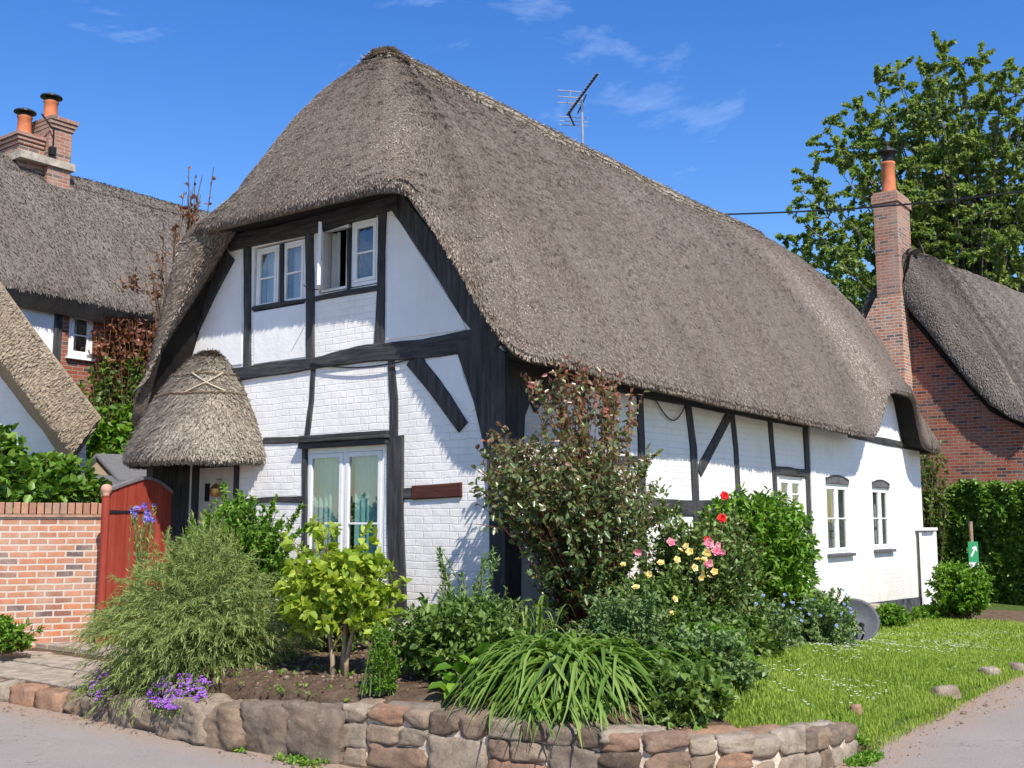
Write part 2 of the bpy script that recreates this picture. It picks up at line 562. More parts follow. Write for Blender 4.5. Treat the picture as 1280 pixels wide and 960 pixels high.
class MB:
    """collects geometry for ONE mesh object (coordinates in world metres)"""

    def __init__(s):
        s.v = []
        s.f = []
        s.r = []
        s.cur = 0.5

    def add(s, vs_, fs_):
        b = len(s.v)
        s.v += [tuple(map(float, p)) for p in vs_]
        s.r += [s.cur] * len(vs_)
        s.f += [tuple(b + i for i in f) for f in fs_]

    def hexa(s, p):            # 8 points: bottom ring 0-3, top ring 4-7
        s.add(p, [(3, 2, 1, 0), (4, 5, 6, 7), (0, 1, 5, 4), (1, 2, 6, 5), (2, 3, 7, 6), (3, 0, 4, 7)])

    def box(s, a, b):
        x0, y0, z0 = a
        x1, y1, z1 = b
        s.hexa([(x0, y0, z0), (x1, y0, z0), (x1, y1, z0), (x0, y1, z0), (x0, y0, z1), (x1, y0, z1), (x1, y1, z1), (x0, y1, z1)])

    def tube(s, pts, rad, n=8, cap=True):
        pts = [Vector(p) for p in pts]
        if isinstance(rad, (int, float)):
            rad = [rad] * len(pts)
        vs_ = []
        prev = None
        for i, p in enumerate(pts):
            d = (pts[min(i + 1, len(pts) - 1)] - pts[max(i - 1, 0)]).normalized()
            if prev is None:
                a = d.orthogonal().normalized()
            else:
                a = (prev - d * prev.dot(d)).normalized()
            prev = a
            b = d.cross(a)
            for k in range(n):
                t = 2 * PI * k / n
                vs_.append(p + (a * math.cos(t) + b * math.sin(t)) * rad[i])
        fs_ = []
        for i in range(len(pts) - 1):
            for k in range(n):
                k2 = (k + 1) % n
                fs_.append((i * n + k, i * n + k2, (i + 1) * n + k2, (i + 1) * n + k))
        if cap:
            fs_.append(tuple(range(n - 1, -1, -1)))
            fs_.append(tuple((len(pts) - 1) * n + k for k in range(n)))
        s.add(vs_, fs_)

    def lathe(s, c, prof, n=24):
        vs_ = []
        for r, z in prof:
            for k in range(n):
                t = 2 * PI * k / n
                vs_.append((c[0] + r * math.cos(t), c[1] + r * math.sin(t), c[2] + z))
        fs_ = []
        for i in range(len(prof) - 1):
            for k in range(n):
                k2 = (k + 1) % n
                fs_.append((i * n + k, i * n + k2, (i + 1) * n + k2, (i + 1) * n + k))
        fs_.append(tuple(range(n - 1, -1, -1)))
        fs_.append(tuple((len(prof) - 1) * n + k for k in range(n)))
        s.add(vs_, fs_)

    def prism(s, poly, mapf, c0, c1):   # 2-D polygon extruded between depths c0 (outer) and c1
        n = len(poly)
        vs_ = [mapf(a, b, c0) for a, b in poly] + [mapf(a, b, c1) for a, b in poly]
        fs_ = [tuple(range(n)), tuple(range(2 * n - 1, n - 1, -1))]
        for i in range(n):
            j = (i + 1) % n
            fs_.append((i, n + i, n + j, j))
        s.add(vs_, fs_)

    def build(s, name, mat, parent=None, smooth=False, bevel=0.0, fixn=True):
        me = bpy.data.meshes.new(name)
        off = world_loc(parent) if parent is not None else Vector((0, 0, 0))
        vv = [(p[0] - off.x, p[1] - off.y, p[2] - off.z) for p in s.v]
        me.from_pydata(vv, [], s.f)
        if fixn:
            bm = bmesh.new()
            bm.from_mesh(me)
            bmesh.ops.recalc_face_normals(bm, faces=bm.faces)
            bm.to_mesh(me)
            bm.free()
        me.update()
        a = me.attributes.new('rnd', 'FLOAT', 'POINT')
        a.data.foreach_set('value', s.r)
        set_uv(me)
        me.materials.append(mat)
        if smooth:
            me.polygons.foreach_set('use_smooth', [True] * len(me.polygons))
        o = bpy.data.objects.new(name, me)
        col.objects.link(o)
        if parent is not None:
            o.parent = parent
        if bevel:
            b = o.modifiers.new('bevel', 'BEVEL')
            b.width = bevel
            b.segments = 2
            b.limit_method = 'ANGLE'
        return o


def npmesh(name, V, Q, R, mat, parent=None, smooth=False, uv=None):
    """big numpy mesh of quads (a repeated last index makes a triangle)"""
    me = bpy.data.meshes.new(name)
    V = np.asarray(V, dtype=np.float32)
    if parent is not None:
        V = V - np.array(world_loc(parent), dtype=np.float32)
    Q = np.asarray(Q, dtype=np.int32)
    k = Q.shape[1]
    me.vertices.add(len(V))
    me.vertices.foreach_set('co', V.ravel())
    me.loops.add(Q.size)
    me.loops.foreach_set('vertex_index', Q.ravel())
    me.polygons.add(len(Q))
    me.polygons.foreach_set('loop_start', np.arange(0, Q.size, k, dtype=np.int32))
    me.polygons.foreach_set('loop_total', np.full(len(Q), k, dtype=np.int32))
    if smooth:
        me.polygons.foreach_set('use_smooth', np.ones(len(Q), dtype=bool))
    me.update(calc_edges=True)
    a = me.attributes.new('rnd', 'FLOAT', 'POINT')
    a.data.foreach_set('value', np.asarray(R, dtype=np.float32))
    if uv is not None:
        l = me.uv_layers.new(name='UVMap')
        l.data.foreach_set('uv', np.asarray(uv, dtype=np.float32)[Q.ravel()].ravel())
    me.materials.append(mat)
    o = bpy.data.objects.new(name, me)
    col.objects.link(o)
    if parent is not None:
        o.parent = parent
    return o


def nrmz(a):
    return a / np.maximum(np.linalg.norm(a, axis=1, keepdims=True), 1e-9)


def leaf_geo(P, D, N, L, W, fold=0.18, droop=0.12, rnd=None):
    n = len(P)
    D = nrmz(D)
    N = N - D * (N * D).sum(1, keepdims=True)
    N = nrmz(N)
    Sd = np.cross(D, N)
    L = np.broadcast_to(L, (n,))[:, None]
    W = np.broadcast_to(W, (n,))[:, None]
    v = np.empty((n, 6, 3))
    v[:, 0] = P
    v[:, 1] = P + D * L * 0.3 + Sd * W * 0.5 + N * W * fold
    v[:, 2] = P + D * L * 0.68 + Sd * W * 0.4 + N * (W * fold - L * droop * 0.4)
    v[:, 3] = P + D * L - N * L * droop
    v[:, 4] = P + D * L * 0.68 - Sd * W * 0.4 + N * (W * fold - L * droop * 0.4)
    v[:, 5] = P + D * L * 0.3 - Sd * W * 0.5 + N * W * fold
    b = np.arange(n)[:, None] * 6
    q = np.concatenate([b + np.array([[0, 1, 2, 3]]), b + np.array([[0, 3, 4, 5]])], 0)
    r = rng.random(n) if rnd is None else rnd
    return v.reshape(-1, 3), q, np.repeat(np.clip(r, 0, 1), 6)


def merge(parts):
    V, Q, R, b = [], [], [], 0
    for v, q, r in parts:
        V.append(v)
        Q.append(q + b)
        R.append(r)
        b += len(v)
    return np.concatenate(V), np.concatenate(Q), np.concatenate(R)


def tubes_np(paths, r0, r1, n=4):
    """paths (m,k,3) -> thin tapered tubes"""
    m, k, _ = paths.shape
    T = np.gradient(paths, axis=1)
    T = T / np.maximum(np.linalg.norm(T, axis=2, keepdims=True), 1e-9)
    ref = np.array([0.31, 0.52, 0.2])
    A = np.cross(T, ref)
    A = A / np.maximum(np.linalg.norm(A, axis=2, keepdims=True), 1e-9)
    B = np.cross(T, A)
    r0 = np.broadcast_to(r0, (m,))[:, None]
    r1 = np.broadcast_to(r1, (m,))[:, None]
    rad = (r0 + (r1 - r0) * np.linspace(0, 1, k)[None, :])[:, :, None]
    V = np.stack([paths + (A * math.cos(2 * PI * j / n) + B * math.sin(2 * PI * j / n)) * rad for j in range(n)], 2)
    idx = np.arange(m * k * n).reshape(m, k, n)
    q = []
    for j in range(n):
        j2 = (j + 1) % n
        q.append(np.stack([idx[:, :-1, j], idx[:, :-1, j2], idx[:, 1:, j2], idx[:, 1:, j]], -1).reshape(-1, 4))
    V = V.reshape(-1, 3)
    return V, np.concatenate(q), np.repeat(rng.random(m), k * n)


def twigs(base, targets, k=8, arch=0.25, jitter=0.06, spread=0.05):
    m = len(targets)
    b = np.asarray(base)[None] + rng.normal(0, 1, (m, 3)) * np.array([spread, spread, 0])
    mid = b * 0.5 + targets * 0.5
    ln = np.linalg.norm(targets - b, axis=1, keepdims=True)
    mid = mid + np.array([0, 0, 1.0]) * ln * arch + rng.normal(0, 1, (m, 3)) * ln * jitter
    mid[:, :2] = mid[:, :2] * 0.8 + b[:, :2] * 0.2
    t = np.linspace(0, 1, k)[None, :, None]
    return (1 - t) ** 2 * b[:, None] + 2 * t * (1 - t) * mid[:, None] + t ** 2 * targets[:, None]


def ell_targets(n, c, r, lo=0.55, zlow=-0.6):
    d = nrmz(rng.normal(0, 1, (n, 3)))
    bad = d[:, 2] < zlow
    d[bad, 2] *= -1
    s = (lo + (1 - lo) * rng.random((n, 1)) ** 0.5) * (1 + rng.normal(0, 0.07, (n, 1)))
    return np.asarray(c)[None] + d * s * np.asarray(r)[None]


def leaves_on(paths, per, L, W, start=0.4, out=0.7, droop=0.15, upn=0.8, fold=0.18, rnd_bias=None, down=0.0, lv=0.3):
    m, k, _ = paths.shape
    n = m * per
    ti = rng.random(n) ** 0.8 * (1 - start) + start
    pi = np.repeat(np.arange(m), per)
    x = ti * (k - 1)
    i0 = np.minimum(x.astype(int), k - 2)
    fr = (x - i0)[:, None]
    P = paths[pi, i0] * (1 - fr) + paths[pi, i0 + 1] * fr
    T = nrmz(paths[pi, i0 + 1] - paths[pi, i0])
    rd = nrmz(rng.normal(0, 1, (n, 3)))
    D = T * (1 - out) + rd * out + np.array([0, 0, -down])
    N = rng.normal(0, 0.6, (n, 3)) + np.array([0, 0, upn])
    Ls = L * (1 + rng.normal(0, lv * 0.6, n)).clip(0.4, 1.6)
    r = rng.random(n) if rnd_bias is None else rnd_bias(P, ti)
    return leaf_geo(P, D, N, Ls, Ls * (W / L), fold, droop, r)


def shrub(name, label, cat, base, c, r, nt_, per, L, W, lmat, smat, start=0.4, arch=0.2, out=0.7, group=None,
          droop=0.15, upn=0.8, stem=(0.008, 0.003), spread=0.06, rnd_bias=None, lo=0.5, k=8, part='foliage', down=0.0, extra=None, zlow=-0.6):
    e = empty(name, base, label, cat, group)
    tg = ell_targets(nt_, c, r, lo, zlow)
    if extra is not None:
        tg = np.concatenate([tg, np.asarray(extra, float)])
    p = twigs(base, tg, k, arch, 0.07, spread)
    v, q, rr = leaves_on(p, per, L, W, start, out, droop, upn, 0.18, rnd_bias, down)
    npmesh(part, v, q, rr, lmat, e)
    v, q, rr = tubes_np(p, stem[0], stem[1])
    npmesh('stems', v, q, rr, smat, e)
    return e, p


def mapX(a, b, c):        # gable wall: a = y, b = z, c = outwards
    return (-c, a, b)


def mapY(a, b, c):        # long wall: a = x, b = z, c = outwards
    return (a, -c, b)


def wall_with_holes(mb, poly, holes, mapf, c0, thick):
    bm = bmesh.new()
    f = bm.faces.new([bm.verts.new((a, b, 0)) for a, b in poly])
    cuts = set()
    for (a0, a1, b0, b1) in holes:
        cuts |= {('a', a0), ('a', a1), ('b', b0), ('b', b1)}
    for ax, val in cuts:
        bmesh.ops.bisect_plane(bm, geom=bm.verts[:] + bm.edges[:] + bm.faces[:], plane_co=(val, val, 0),
                               plane_no=(1, 0, 0) if ax == 'a' else (0, 1, 0))
    dead = []
    for f in bm.faces:
        c = f.calc_center_median()
        for (a0, a1, b0, b1) in holes:
            if a0 < c.x < a1 and b0 < c.y < b1:
                dead.append(f)
                break
    bmesh.ops.delete(bm, geom=dead, context='FACES')
    bmesh.ops.triangulate(bm, faces=[f for f in bm.faces if len(f.verts) > 4])
    bm.verts.index_update()
    vs_ = [v for v in bm.verts]
    n = len(vs_)
    V = [mapf(v.co.x, v.co.y, c0) for v in vs_] + [mapf(v.co.x, v.co.y, c0 - thick) for v in vs_]
    idx = {v: i for i, v in enumerate(vs_)}
    Fs = []
    for f in bm.faces:
        t = [idx[v] for v in f.verts]
        Fs.append(tuple(t))
        Fs.append(tuple(n + i for i in reversed(t)))
    for e in bm.edges:
        if len(e.link_faces) == 1:
            a, b = idx[e.verts[0]], idx[e.verts[1]]
            Fs.append((a, b, n + b, n + a))
    mb.add(V, Fs)
    bm.free()


class Timbers:
    """stand-in for a mesh collector: every timber becomes a part of its own"""

    def __init__(s, mat):
        s.mat = mat
        s.todo = []

    def new(s):
        m_ = MB()
        s.todo.append(m_)
        return m_

    def add(s, v, f):
        s.new().add(v, f)

    def prism(s, *a):
        s.new().prism(*a)

    def build_all(s, name, parent):
        for m_ in s.todo:
            m_.build(name, s.mat, parent)


def beam(mb, pts, wd, mapf, c0=0.022, c1=-0.1, wob=0.008, seed=None):
    """irregular hewn timber on a wall: centre line pts (a,b), width(s) wd"""
    if isinstance(wd, (int, float)):
        wd = [wd] * len(pts)
    P, Wd = [], []
    for i in range(len(pts) - 1):
        a, b = np.array(pts[i]), np.array(pts[i + 1])
        n = max(2, int(np.linalg.norm(b - a) / 0.12))
        for j in range(n):
            t = j / n
            P.append(a * (1 - t) + b * t)
            Wd.append(wd[i] * (1 - t) + wd[i + 1] * t)
    P.append(np.array(pts[-1]))
    Wd.append(wd[-1])
    o1, o2 = random.random() * 50, random.random() * 50
    Lf, Rt = [], []
    for i, p in enumerate(P):
        d = P[min(i + 1, len(P) - 1)] - P[max(i - 1, 0)]
        d = d / np.linalg.norm(d)
        nn = np.array([-d[1], d[0]])
        s_ = i * 0.12
        a = noise.noise(Vector((s_ * 1.6, o1, 0))) * wob * 1.6 + random.uniform(-1, 1) * wob * 0.25
        b = noise.noise(Vector((s_ * 1.6, o2, 5))) * wob * 1.6 + random.uniform(-1, 1) * wob * 0.25
        Lf.append(p + nn * (Wd[i] / 2 + a))
        Rt.append(p - nn * (Wd[i] / 2 + b))
    n = len(P)
    V = []
    e = 0.012
    for i in range(n):
        l, r = Lf[i], Rt[i]
        m1 = l + (r - l) * min(0.12, e / max(0.02, np.linalg.norm(r - l)))
        m2 = r + (l - r) * min(0.12, e / max(0.02, np.linalg.norm(r - l)))
        cc = c0 + random.uniform(-1, 1) * 0.002
        V += [mapf(*l, c1), mapf(*l, cc - e * 0.6), mapf(*m1, cc), mapf(*m2, cc), mapf(*r, cc - e * 0.6), mapf(*r, c1)]
    Fs = []
    for i in range(n - 1):
        for k in range(5):
            Fs.append((i * 6 + k, (i + 1) * 6 + k, (i + 1) * 6 + k + 1, i * 6 + k + 1))
    Fs.append((0, 1, 2, 3, 4, 5))
    Fs.append(tuple((n - 1) * 6 + k for k in (5, 4, 3, 2, 1, 0)))
    mb.add(V, Fs)


# ------------------------------------------------------------------ terrain
def sst(x, a, b):
    t = min(1, max(0, (x - a) / (b - a)))
    return t * t * (3 - 2 * t)


def h_in(x, y):
    z = 0.46 - 0.53 * sst(x, 0.0, 8.5)
    z -= 0.10 * sst(x, -1.2, 1.0) * sst(-y, 2.0, 3.2)
    return z


def wall_edge_x(y):      # inner edge of the stone retaining wall along the lane
    return -2.85


WP0 = [(-0.82, -3.72, 0.22), (-1.55, -3.66, 0.27), (-2.2, -3.52, 0.33), (-2.72, -3.12, 0.37), (-2.93, -2.4, 0.39), (-3.02, -1.6, 0.39), (-3.08, -0.95, 0.38), (-3.1, 0.3, 0.40), (-3.1, 2.4, 0.30)]


def wdist(x, y):
    best = (1e9, 0, 0)
    for (ax, ay, az), (bx_, by, bz) in zip(WP0[:-1], WP0[1:]):
        dx, dy = bx_ - ax, by - ay
        L2 = dx * dx + dy * dy
        t = max(0, min(1, ((x - ax) * dx + (y - ay) * dy) / L2))
        qx, qy = ax + dx * t, ay + dy * t
        d = math.hypot(x - qx, y - qy)
        if d < best[0]:
            sg_ = 1 if (dy * (x - ax) - dx * (y - ay)) > 0 else -1
            best = (d, sg_, az + (bz - az) * t)
    return best[0] * best[1], best[2]


def h(x, y):
    if y > 2.3 and x < 1.0:                    # paved path up to the door
        e = sst(x, -3.12, -3.04)
        z = 0.15 * e + 0.25 * sst(x, -2.4, 0.2)
    else:
        z = h_in(x, y)
        zr = zl = 0
        if x < -0.2 and x > -3.6 and y > -4.5:
            d, zt = wdist(x, y)
            zl = min(z, zt - .02 + .5 * max(0, d - .2)) * sst(d, .11, .17)
        if x > -1.1:
            k = sst(y, -3.75, -2.5 + 0.25 * math.sin(x * 1.3))
            zr = 0.02 + (z - 0.02) * k
            if y < -3.62 + 0.05 * math.sin(x * 3.1):
                zr = -0.02
        bl_ = sst(x, -0.95, -0.45)
        z = zl * (1 - bl_) + zr * bl_
    if x < -3.12 or y < -3.85:
        z = -0.03
    z += 0.018 * noise.noise(Vector((x * 2.3, y * 2.3, 0))) * (1 if z > 0.05 else 0.1)
    return z


def axis(segs):
    r = []
    for a, b, n in segs:
        r += list(np.linspace(a, b, n, endpoint=False))
    r.append(segs[-1][1])
    return r


xs = axis([(-400, -30, 8), (-30, -4, 14), (-4, 6, 125), (6, 16, 50), (16, 60, 22), (60, 1200, 12)])
ys = axis([(-600, -30, 8), (-30, -5, 14), (-5, 6, 130), (6, 20, 28), (20, 60, 12), (60, 1200, 12)])
V = [(x, y, h(x, y)) for x in xs for y in ys]
ny = len(ys)
Q = [(i * ny + j, (i + 1) * ny + j, (i + 1) * ny + j + 1, i * ny + j + 1) for i in range(len(xs) - 1) for j in range(ny - 1)]
g = npmesh('ground', V, Q, np.zeros(len(V)), M['ground'], smooth=True)
tag(g, 'brown garden soil and turf bank around the thatched cottage', 'ground', kind='structure')


def grassy(x, y):
    if y > 1.5 and x < 6:
        return 0.0
    if x < -1.9:
        return 0.0
    if x < -0.6 and wdist(x, y)[0] < .2:
        return 0.0
    lim = -1.75 - 0.55 * sst(-x, -1.5, 0.5) - .55 * sst(-x, .5, 1.9) + 0.9 * sst(x, 4.5, 7)
    a = sst(lim - y, -0.25, 0.25)
    b = sst(y, -3.78, -3.62) if x > -.7 else 1.0
    return a * b if x < 10.5 else (b * a * (1 - sst(x, 10.8, 11.6)))


ga = g.data.attributes.new('grass', 'FLOAT', 'POINT')
ga.data.foreach_set('value', [grassy(x, y) if -2 < x < 14 and -5 < y < 3 else (1.0 if (x > 14 or y > 8) else 0.0) for x, y, z in V])

# road: one L-shaped lane sheet
V, Q, SL = [], [], []
rx = axis([(-300, -12, 10), (-12, -3.05, 60), (-3.05, 6, 90), (6, 40, 20), (40, 600, 8)])
ry = axis([(-300, -12, 10), (-12, -2.5, 80), (-2.5, 6, 60), (6, 60, 16)])
idm = {}


def road_edge(x, y):       # >0 on the road
    e1 = -3.12 + 0.05 * math.sin(y * 1.7) - x
    e2 = (-3.66 - 0.02 * max(0, x) + 0.05 * math.sin(x * 1.9 + 1) + 0.03 * math.sin(x * 5)) - y
    return max(e1, e2)


for i, x in enumerate(rx):
    for j, y in enumerate(ry):
        idm[i, j] = len(V)
        V.append((x, y, 0.0 + 0.006 * noise.noise(Vector((x * .7, y * .7, 3)))))
        d = road_edge(x, y)
        SL.append(max(0, 1 - max(0, d) / 0.55) * 0.95)
for i in range(len(rx) - 1):
    for j in range(len(ry) - 1):
        cx, cy = (rx[i] + rx[i + 1]) / 2, (ry[j] + ry[j + 1]) / 2
        if road_edge(cx, cy) > -0.05:
            Q.append((idm[i, j], idm[i + 1, j], idm[i + 1, j + 1], idm[i, j + 1]))
o = npmesh('road', V, Q, np.zeros(len(V)), M['road'], smooth=True)
a = o.data.attributes.new('silt', 'FLOAT', 'POINT')
a.data.foreach_set('value', SL)
tag(o, 'pale worn asphalt village lane with brown silt along its edge', 'road', kind='structure')

# ------------------------------------------------------------------ generic rocks


def rock(mb, c, size, yaw=0.0, rough=0.16, seed=0, n=9, power=3.2, cuts=9):
    """angular field stone: a block with worn corners, split faces and pits"""
    rs_ = random.Random(int(seed * 131) + 5)
    pl = [((1, 0, 0), 1), ((-1, 0, 0), 1), ((0, 1, 0), 1), ((0, -1, 0), 1), ((0, 0, 1), 1), ((0, 0, -1), 1)]
    for _ in range(cuts):
        v_ = Vector((rs_.gauss(0, 1), rs_.gauss(0, 1), rs_.gauss(0, 1))).normalized()
        pl.append(((v_.x, v_.y, v_.z), rs_.uniform(1.0, 1.35)))
    pw = power * 4.2
    vs_, fs_ = [], []
    sx, sy, sz = size
    cy_, sn = math.cos(yaw), math.sin(yaw)
    for i in range(n + 1):
        th = PI * i / n
        for j in range(2 * n):
            ph = PI * j / n
            d = Vector((math.sin(th) * math.cos(ph), math.sin(th) * math.sin(ph), math.cos(th)))
            q = 0.0
            for (a_, b_, c_), h_ in pl:
                t_ = (a_ * d.x + b_ * d.y + c_ * d.z) / h_
                if t_ > .1:
                    q += t_ ** pw
            q = q ** (-1 / pw)
            p = d * q
            k = 1 + rough * (.8 * noise.noise(Vector((p.x * 1.2 + seed, p.y * 1.2, p.z * 1.2 - seed))) + .4 * noise.noise(Vector((p.x * 3.5 + seed, p.y * 3.5, p.z * 3.5))) + .22 * noise.noise(Vector((p.x * 9 + seed, p.y * 9, p.z * 9))))
            x, y, z = p.x * sx / 2 * k, p.y * sy / 2 * k, p.z * sz / 2 * k
            vs_.append((c[0] + x * cy_ - y * sn, c[1] + x * sn + y * cy_, c[2] + z))
    m = 2 * n
    for i in range(n):
        for j in range(m):
            j2 = (j + 1) % m
            fs_.append((i * m + j, (i + 1) * m + j, (i + 1) * m + j2, i * m + j2))
    mb.add(vs_, fs_)


# ------------------------------------------------------------------ mortared stone retaining wall
wpath = [(-0.82, -3.72, 0.22), (-1.55, -3.66, 0.27), (-2.2, -3.52, 0.33), (-2.72, -3.12, 0.37), (-2.93, -2.4, 0.39), (-3.02, -1.6, 0.39), (-3.08, -0.95, 0.38)]


def path_at(s):
    for i in range(len(wpath) - 1):
        a, b = np.array(wpath[i]), np.array(wpath[i + 1])
        L = np.linalg.norm((b - a)[:2])
        if s <= L or i == len(wpath) - 2:
            t = s / L
            p = a + (b - a) * t
            d = (b - a) / L
            return p, math.atan2(d[1], d[0])
        s -= L


wl = sum(np.linalg.norm((np.array(wpath[i + 1]) - np.array(wpath[i]))[:2]) for i in range(len(wpath) - 1))
e = empty('stone_wall', (-2.4, -2.6, 0), 'low mortared sandstone retaining wall curving along the front of the flower bed', 'wall')
mb = MB()
N_ = 60
for i in range(N_):
    p, an = path_at(wl * i / N_)
    p2, an2 = path_at(min(wl * (i + 1) / N_, wl - 1e-4))
    nx, ny_ = math.sin(an), -math.cos(an)     # inward normal (garden side)
    nx2, ny2 = math.sin(an2), -math.cos(an2)
    o0, o1 = 0.02, 0.30
    mb.hexa([(p[0] + nx * o0, p[1] + ny_ * o0, -0.05), (p2[0] + nx2 * o0, p2[1] + ny2 * o0, -0.05), (p2[0] + nx2 * o1, p2[1] + ny2 * o1, -0.05), (p[0] + nx * o1, p[1] + ny_ * o1, -0.05),
             (p[0] + nx * (o0 + .02), p[1] + ny_ * (o0 + .02), p[2] - .025), (p2[0] + nx2 * (o0 + .02), p2[1] + ny2 * (o0 + .02), p2[2] - .025), (p2[0] + nx2 * o1, p2[1] + ny2 * o1, p2[2] - .03), (p[0] + nx * o1, p[1] + ny_ * o1, p[2] - .03)])
mb.build('mortar', M['mortar'], e)
mb = MB()
random.seed(21)
s = 0.0
k = 0
while s < wl - 0.05:
    cw = random.uniform(0.34, 0.62)
    cw = min(cw, wl - s + 0.05)
    p, an = path_at(min(s + cw / 2, wl - 1e-3))
    H = p[2]
    mode = random.random()
    if H < 0.3:
        rows = [0.55, 0.45]
    elif mode < 0.35:
        rows = [0.66, 0.34]
    elif mode < 0.8:
        rows = [0.42, 0.30, 0.28]
    else:
        rows = [0.3, 0.42, 0.28]
    z = -0.02
    nx, ny_ = math.sin(an), -math.cos(an)
    for rr in rows:
        hh = rr * (H + 0.03)
        nst = 1 if (hh > 0.17 and random.random() < 0.75) else (2 if cw > 0.3 else 1)
        cuts = [0] + ([random.uniform(0.38, 0.62)] if nst == 2 else []) + [1]
        for q in range(len(cuts) - 1):
            ww = (cuts[q + 1] - cuts[q]) * cw
            sc_ = s + (cuts[q] + cuts[q + 1]) / 2 * cw
            pp, aa = path_at(min(sc_, wl - 1e-3))
            mb.cur = random.random()
            dpt = random.uniform(0.13, 0.17)
            zc = z + hh / 2 + random.uniform(-.008, .008)
            rock(mb, (pp[0] + nx * (dpt / 2 + .002), pp[1] + ny_ * (dpt / 2 + .002), zc),
                 (ww - 0.004, dpt, hh - 0.002), aa + random.uniform(-.04, .04), 0.16, k * 3.7, 18, random.uniform(4, 6), 7)
            k += 1
        z += hh
    # top capping stones across the wall
    mb.cur = random.random()
    rock(mb, (p[0] + nx * 0.22, p[1] + ny_ * 0.22, H - 0.03), (cw * .9, 0.2, 0.1), an, 0.2, k * 1.3, 9, 3.5)
    s += cw
mb.build('stones', M['stone'], e, smooth=True)

# rough boulders that hold back the bed further left
random.seed(5)
bl = [(-3.10, -0.68, .46, .30, .40), (-3.16, -0.26, .40, .30, .37), (-3.2, 0.12, .42, .30, .34), (-3.18, 0.62, .62, .34, .34),
      (-3.16, 1.12, .42, .28, .27), (-3.14, 1.5, .38, .28, .24), (-3.12, 1.88, .36, .26, .22), (-3.1, 2.22, .34, .26, .2)]
blab = ['tall grey brown boulder against the left end of the mortared stone wall', 'rounded pitted boulder second from the mortared wall in the bed edging',
        'dark hollowed boulder between the pitted boulder and the long brown boulder', 'long low brown boulder in front of the purple flowers',
        'flat boulder half under the feathery bush just left of the purple flowers', 'small mossy boulder beneath the feathery bush, middle of its edging',
        'small tan boulder below the drooping left side of the feathery bush', 'last little boulder of the bed edging beside the paved path']
for (x, y, a, b, c), lb in zip(bl, blab):
    mb = MB()
    mb.cur = random.choice([.2, .35, .5, .7, .75])
    rock(mb, (x + .08, y, c / 2 - .04), (b * (1.0 + .35 * random.random()), a * 1.14, (c + .05) * random.uniform(.82, 1.0)), random.uniform(-.2, .2), 0.2, x * 9 + y * 5, 30, 4.0, 12)
    tag(mb.build('boulder', M['stone'], smooth=True), lb, 'boulder', 'boulders edging the flower bed')

# loose stones marking the grass verge
vs_st = [((1180, 861), .30, .15, .13, -.5, .35, 'long pinkish brown stone lying on the grass verge near the lane'),
         ((1237, 836), .24, .14, .12, -.3, .55, 'pale angular stone on the grass verge, second from the right edge'),
         ((1270, 825), .24, .16, .13, .1, .6, 'whitish stone on the verge farthest along, at the right edge'),
         ((1070, 891), .10, .09, .10, .2, .95, 'small orange tinted stone at the end of the stone wall'),
         ((1204, 874), .06, .05, .05, .2, .8, 'tiny tan stone beside the long pinkish stone')]
for (px, py), a, b, c, yw, cr, lb in vs_st:
    p = onZ(px, py, 0.12)
    mb = MB()
    mb.cur = cr
    z = h(p[0], p[1])
    rock(mb, (p[0], p[1], z + c * .35), (a, b, c), yw, 0.12, px, 12, 2.6)
    tag(mb.build('stone', M['stone'], smooth=True), lb, 'stone', 'loose stones along the grass verge')

# bricks and kerb stones along the path edge (left)
random.seed(9)
for i, (y0, y1, cr, lb) in enumerate([(2.42, 2.85, .95, 'reddish brown kerb stone beside the last boulder at the path mouth'),
                                  (2.88, 3.28, 1.0, 'long orange kerb stone in the middle of the path mouth'),
                                  (3.31, 3.62, .5, 'pale rounded kerb stone near the left edge of the picture'),
                                  (3.66, 4.2, .3, 'grey kerb stone at the far left of the path mouth')]):
    mb = MB()
    mb.cur = cr
    rock(mb, (-3.06, (y0 + y1) / 2, .06), (.22, y1 - y0, .2), 0, 0.13, i * 3 + 2, 12, 4.5)
    tag(mb.build('kerb_stone', M['stone'], smooth=True), lb, 'kerb stone', 'kerb stones across the path mouth')
mb = MB()
random.seed(3)
for i in range(6):
    for j in range(4):
        x0 = -2.92 + j * .62
        y0 = 2.42 + i * .56 + (.2 if j % 2 else 0)
        z = h(x0 + .3, y0 + .27) + .012
        z = .165 + .25 * sst(x0 + .3, -2.4, .2) + random.uniform(0, .008)
        mb.box((x0, y0, z - .06), (x0 + .6, y0 + .54, z))
tag(mb.build('paving', M['paving'], bevel=.008), 'worn stone paving of the short path to the red gate', 'path', kind='structure')

# ------------------------------------------------------------------ main cottage
COT = empty('thatched_cottage', (6.5, 2.7, 0.3), 'white and black timber framed cottage under a big brown thatched roof', 'house')

upper = [(G(318, 310), G(383, 380)), (G(396, 282), G(474, 364))]
# openings on the gable (y0,y1,z0,z1)
gw1 = (2.96, 3.88, 4.17, 4.98)
gw2 = (1.78, 2.72, 4.25, 5.03)
gw3 = (1.63, 2.90, 0.98, 2.46)
gdoor = (4.05, 4.90, 0.40, 2.36)
mb = MB()
gable_poly = [(0.0, 0.2), (5.35, 0.2), (5.35, 3.5), (4.45, 5.22), (1.35, 5.22), (0.0, 3.3)]
wall_with_holes(mb, gable_poly, [gw1, gw2, gw3, gdoor], mapX, 0, 0.2)
mb.build('gable_wall', M['white_brick'], COT)

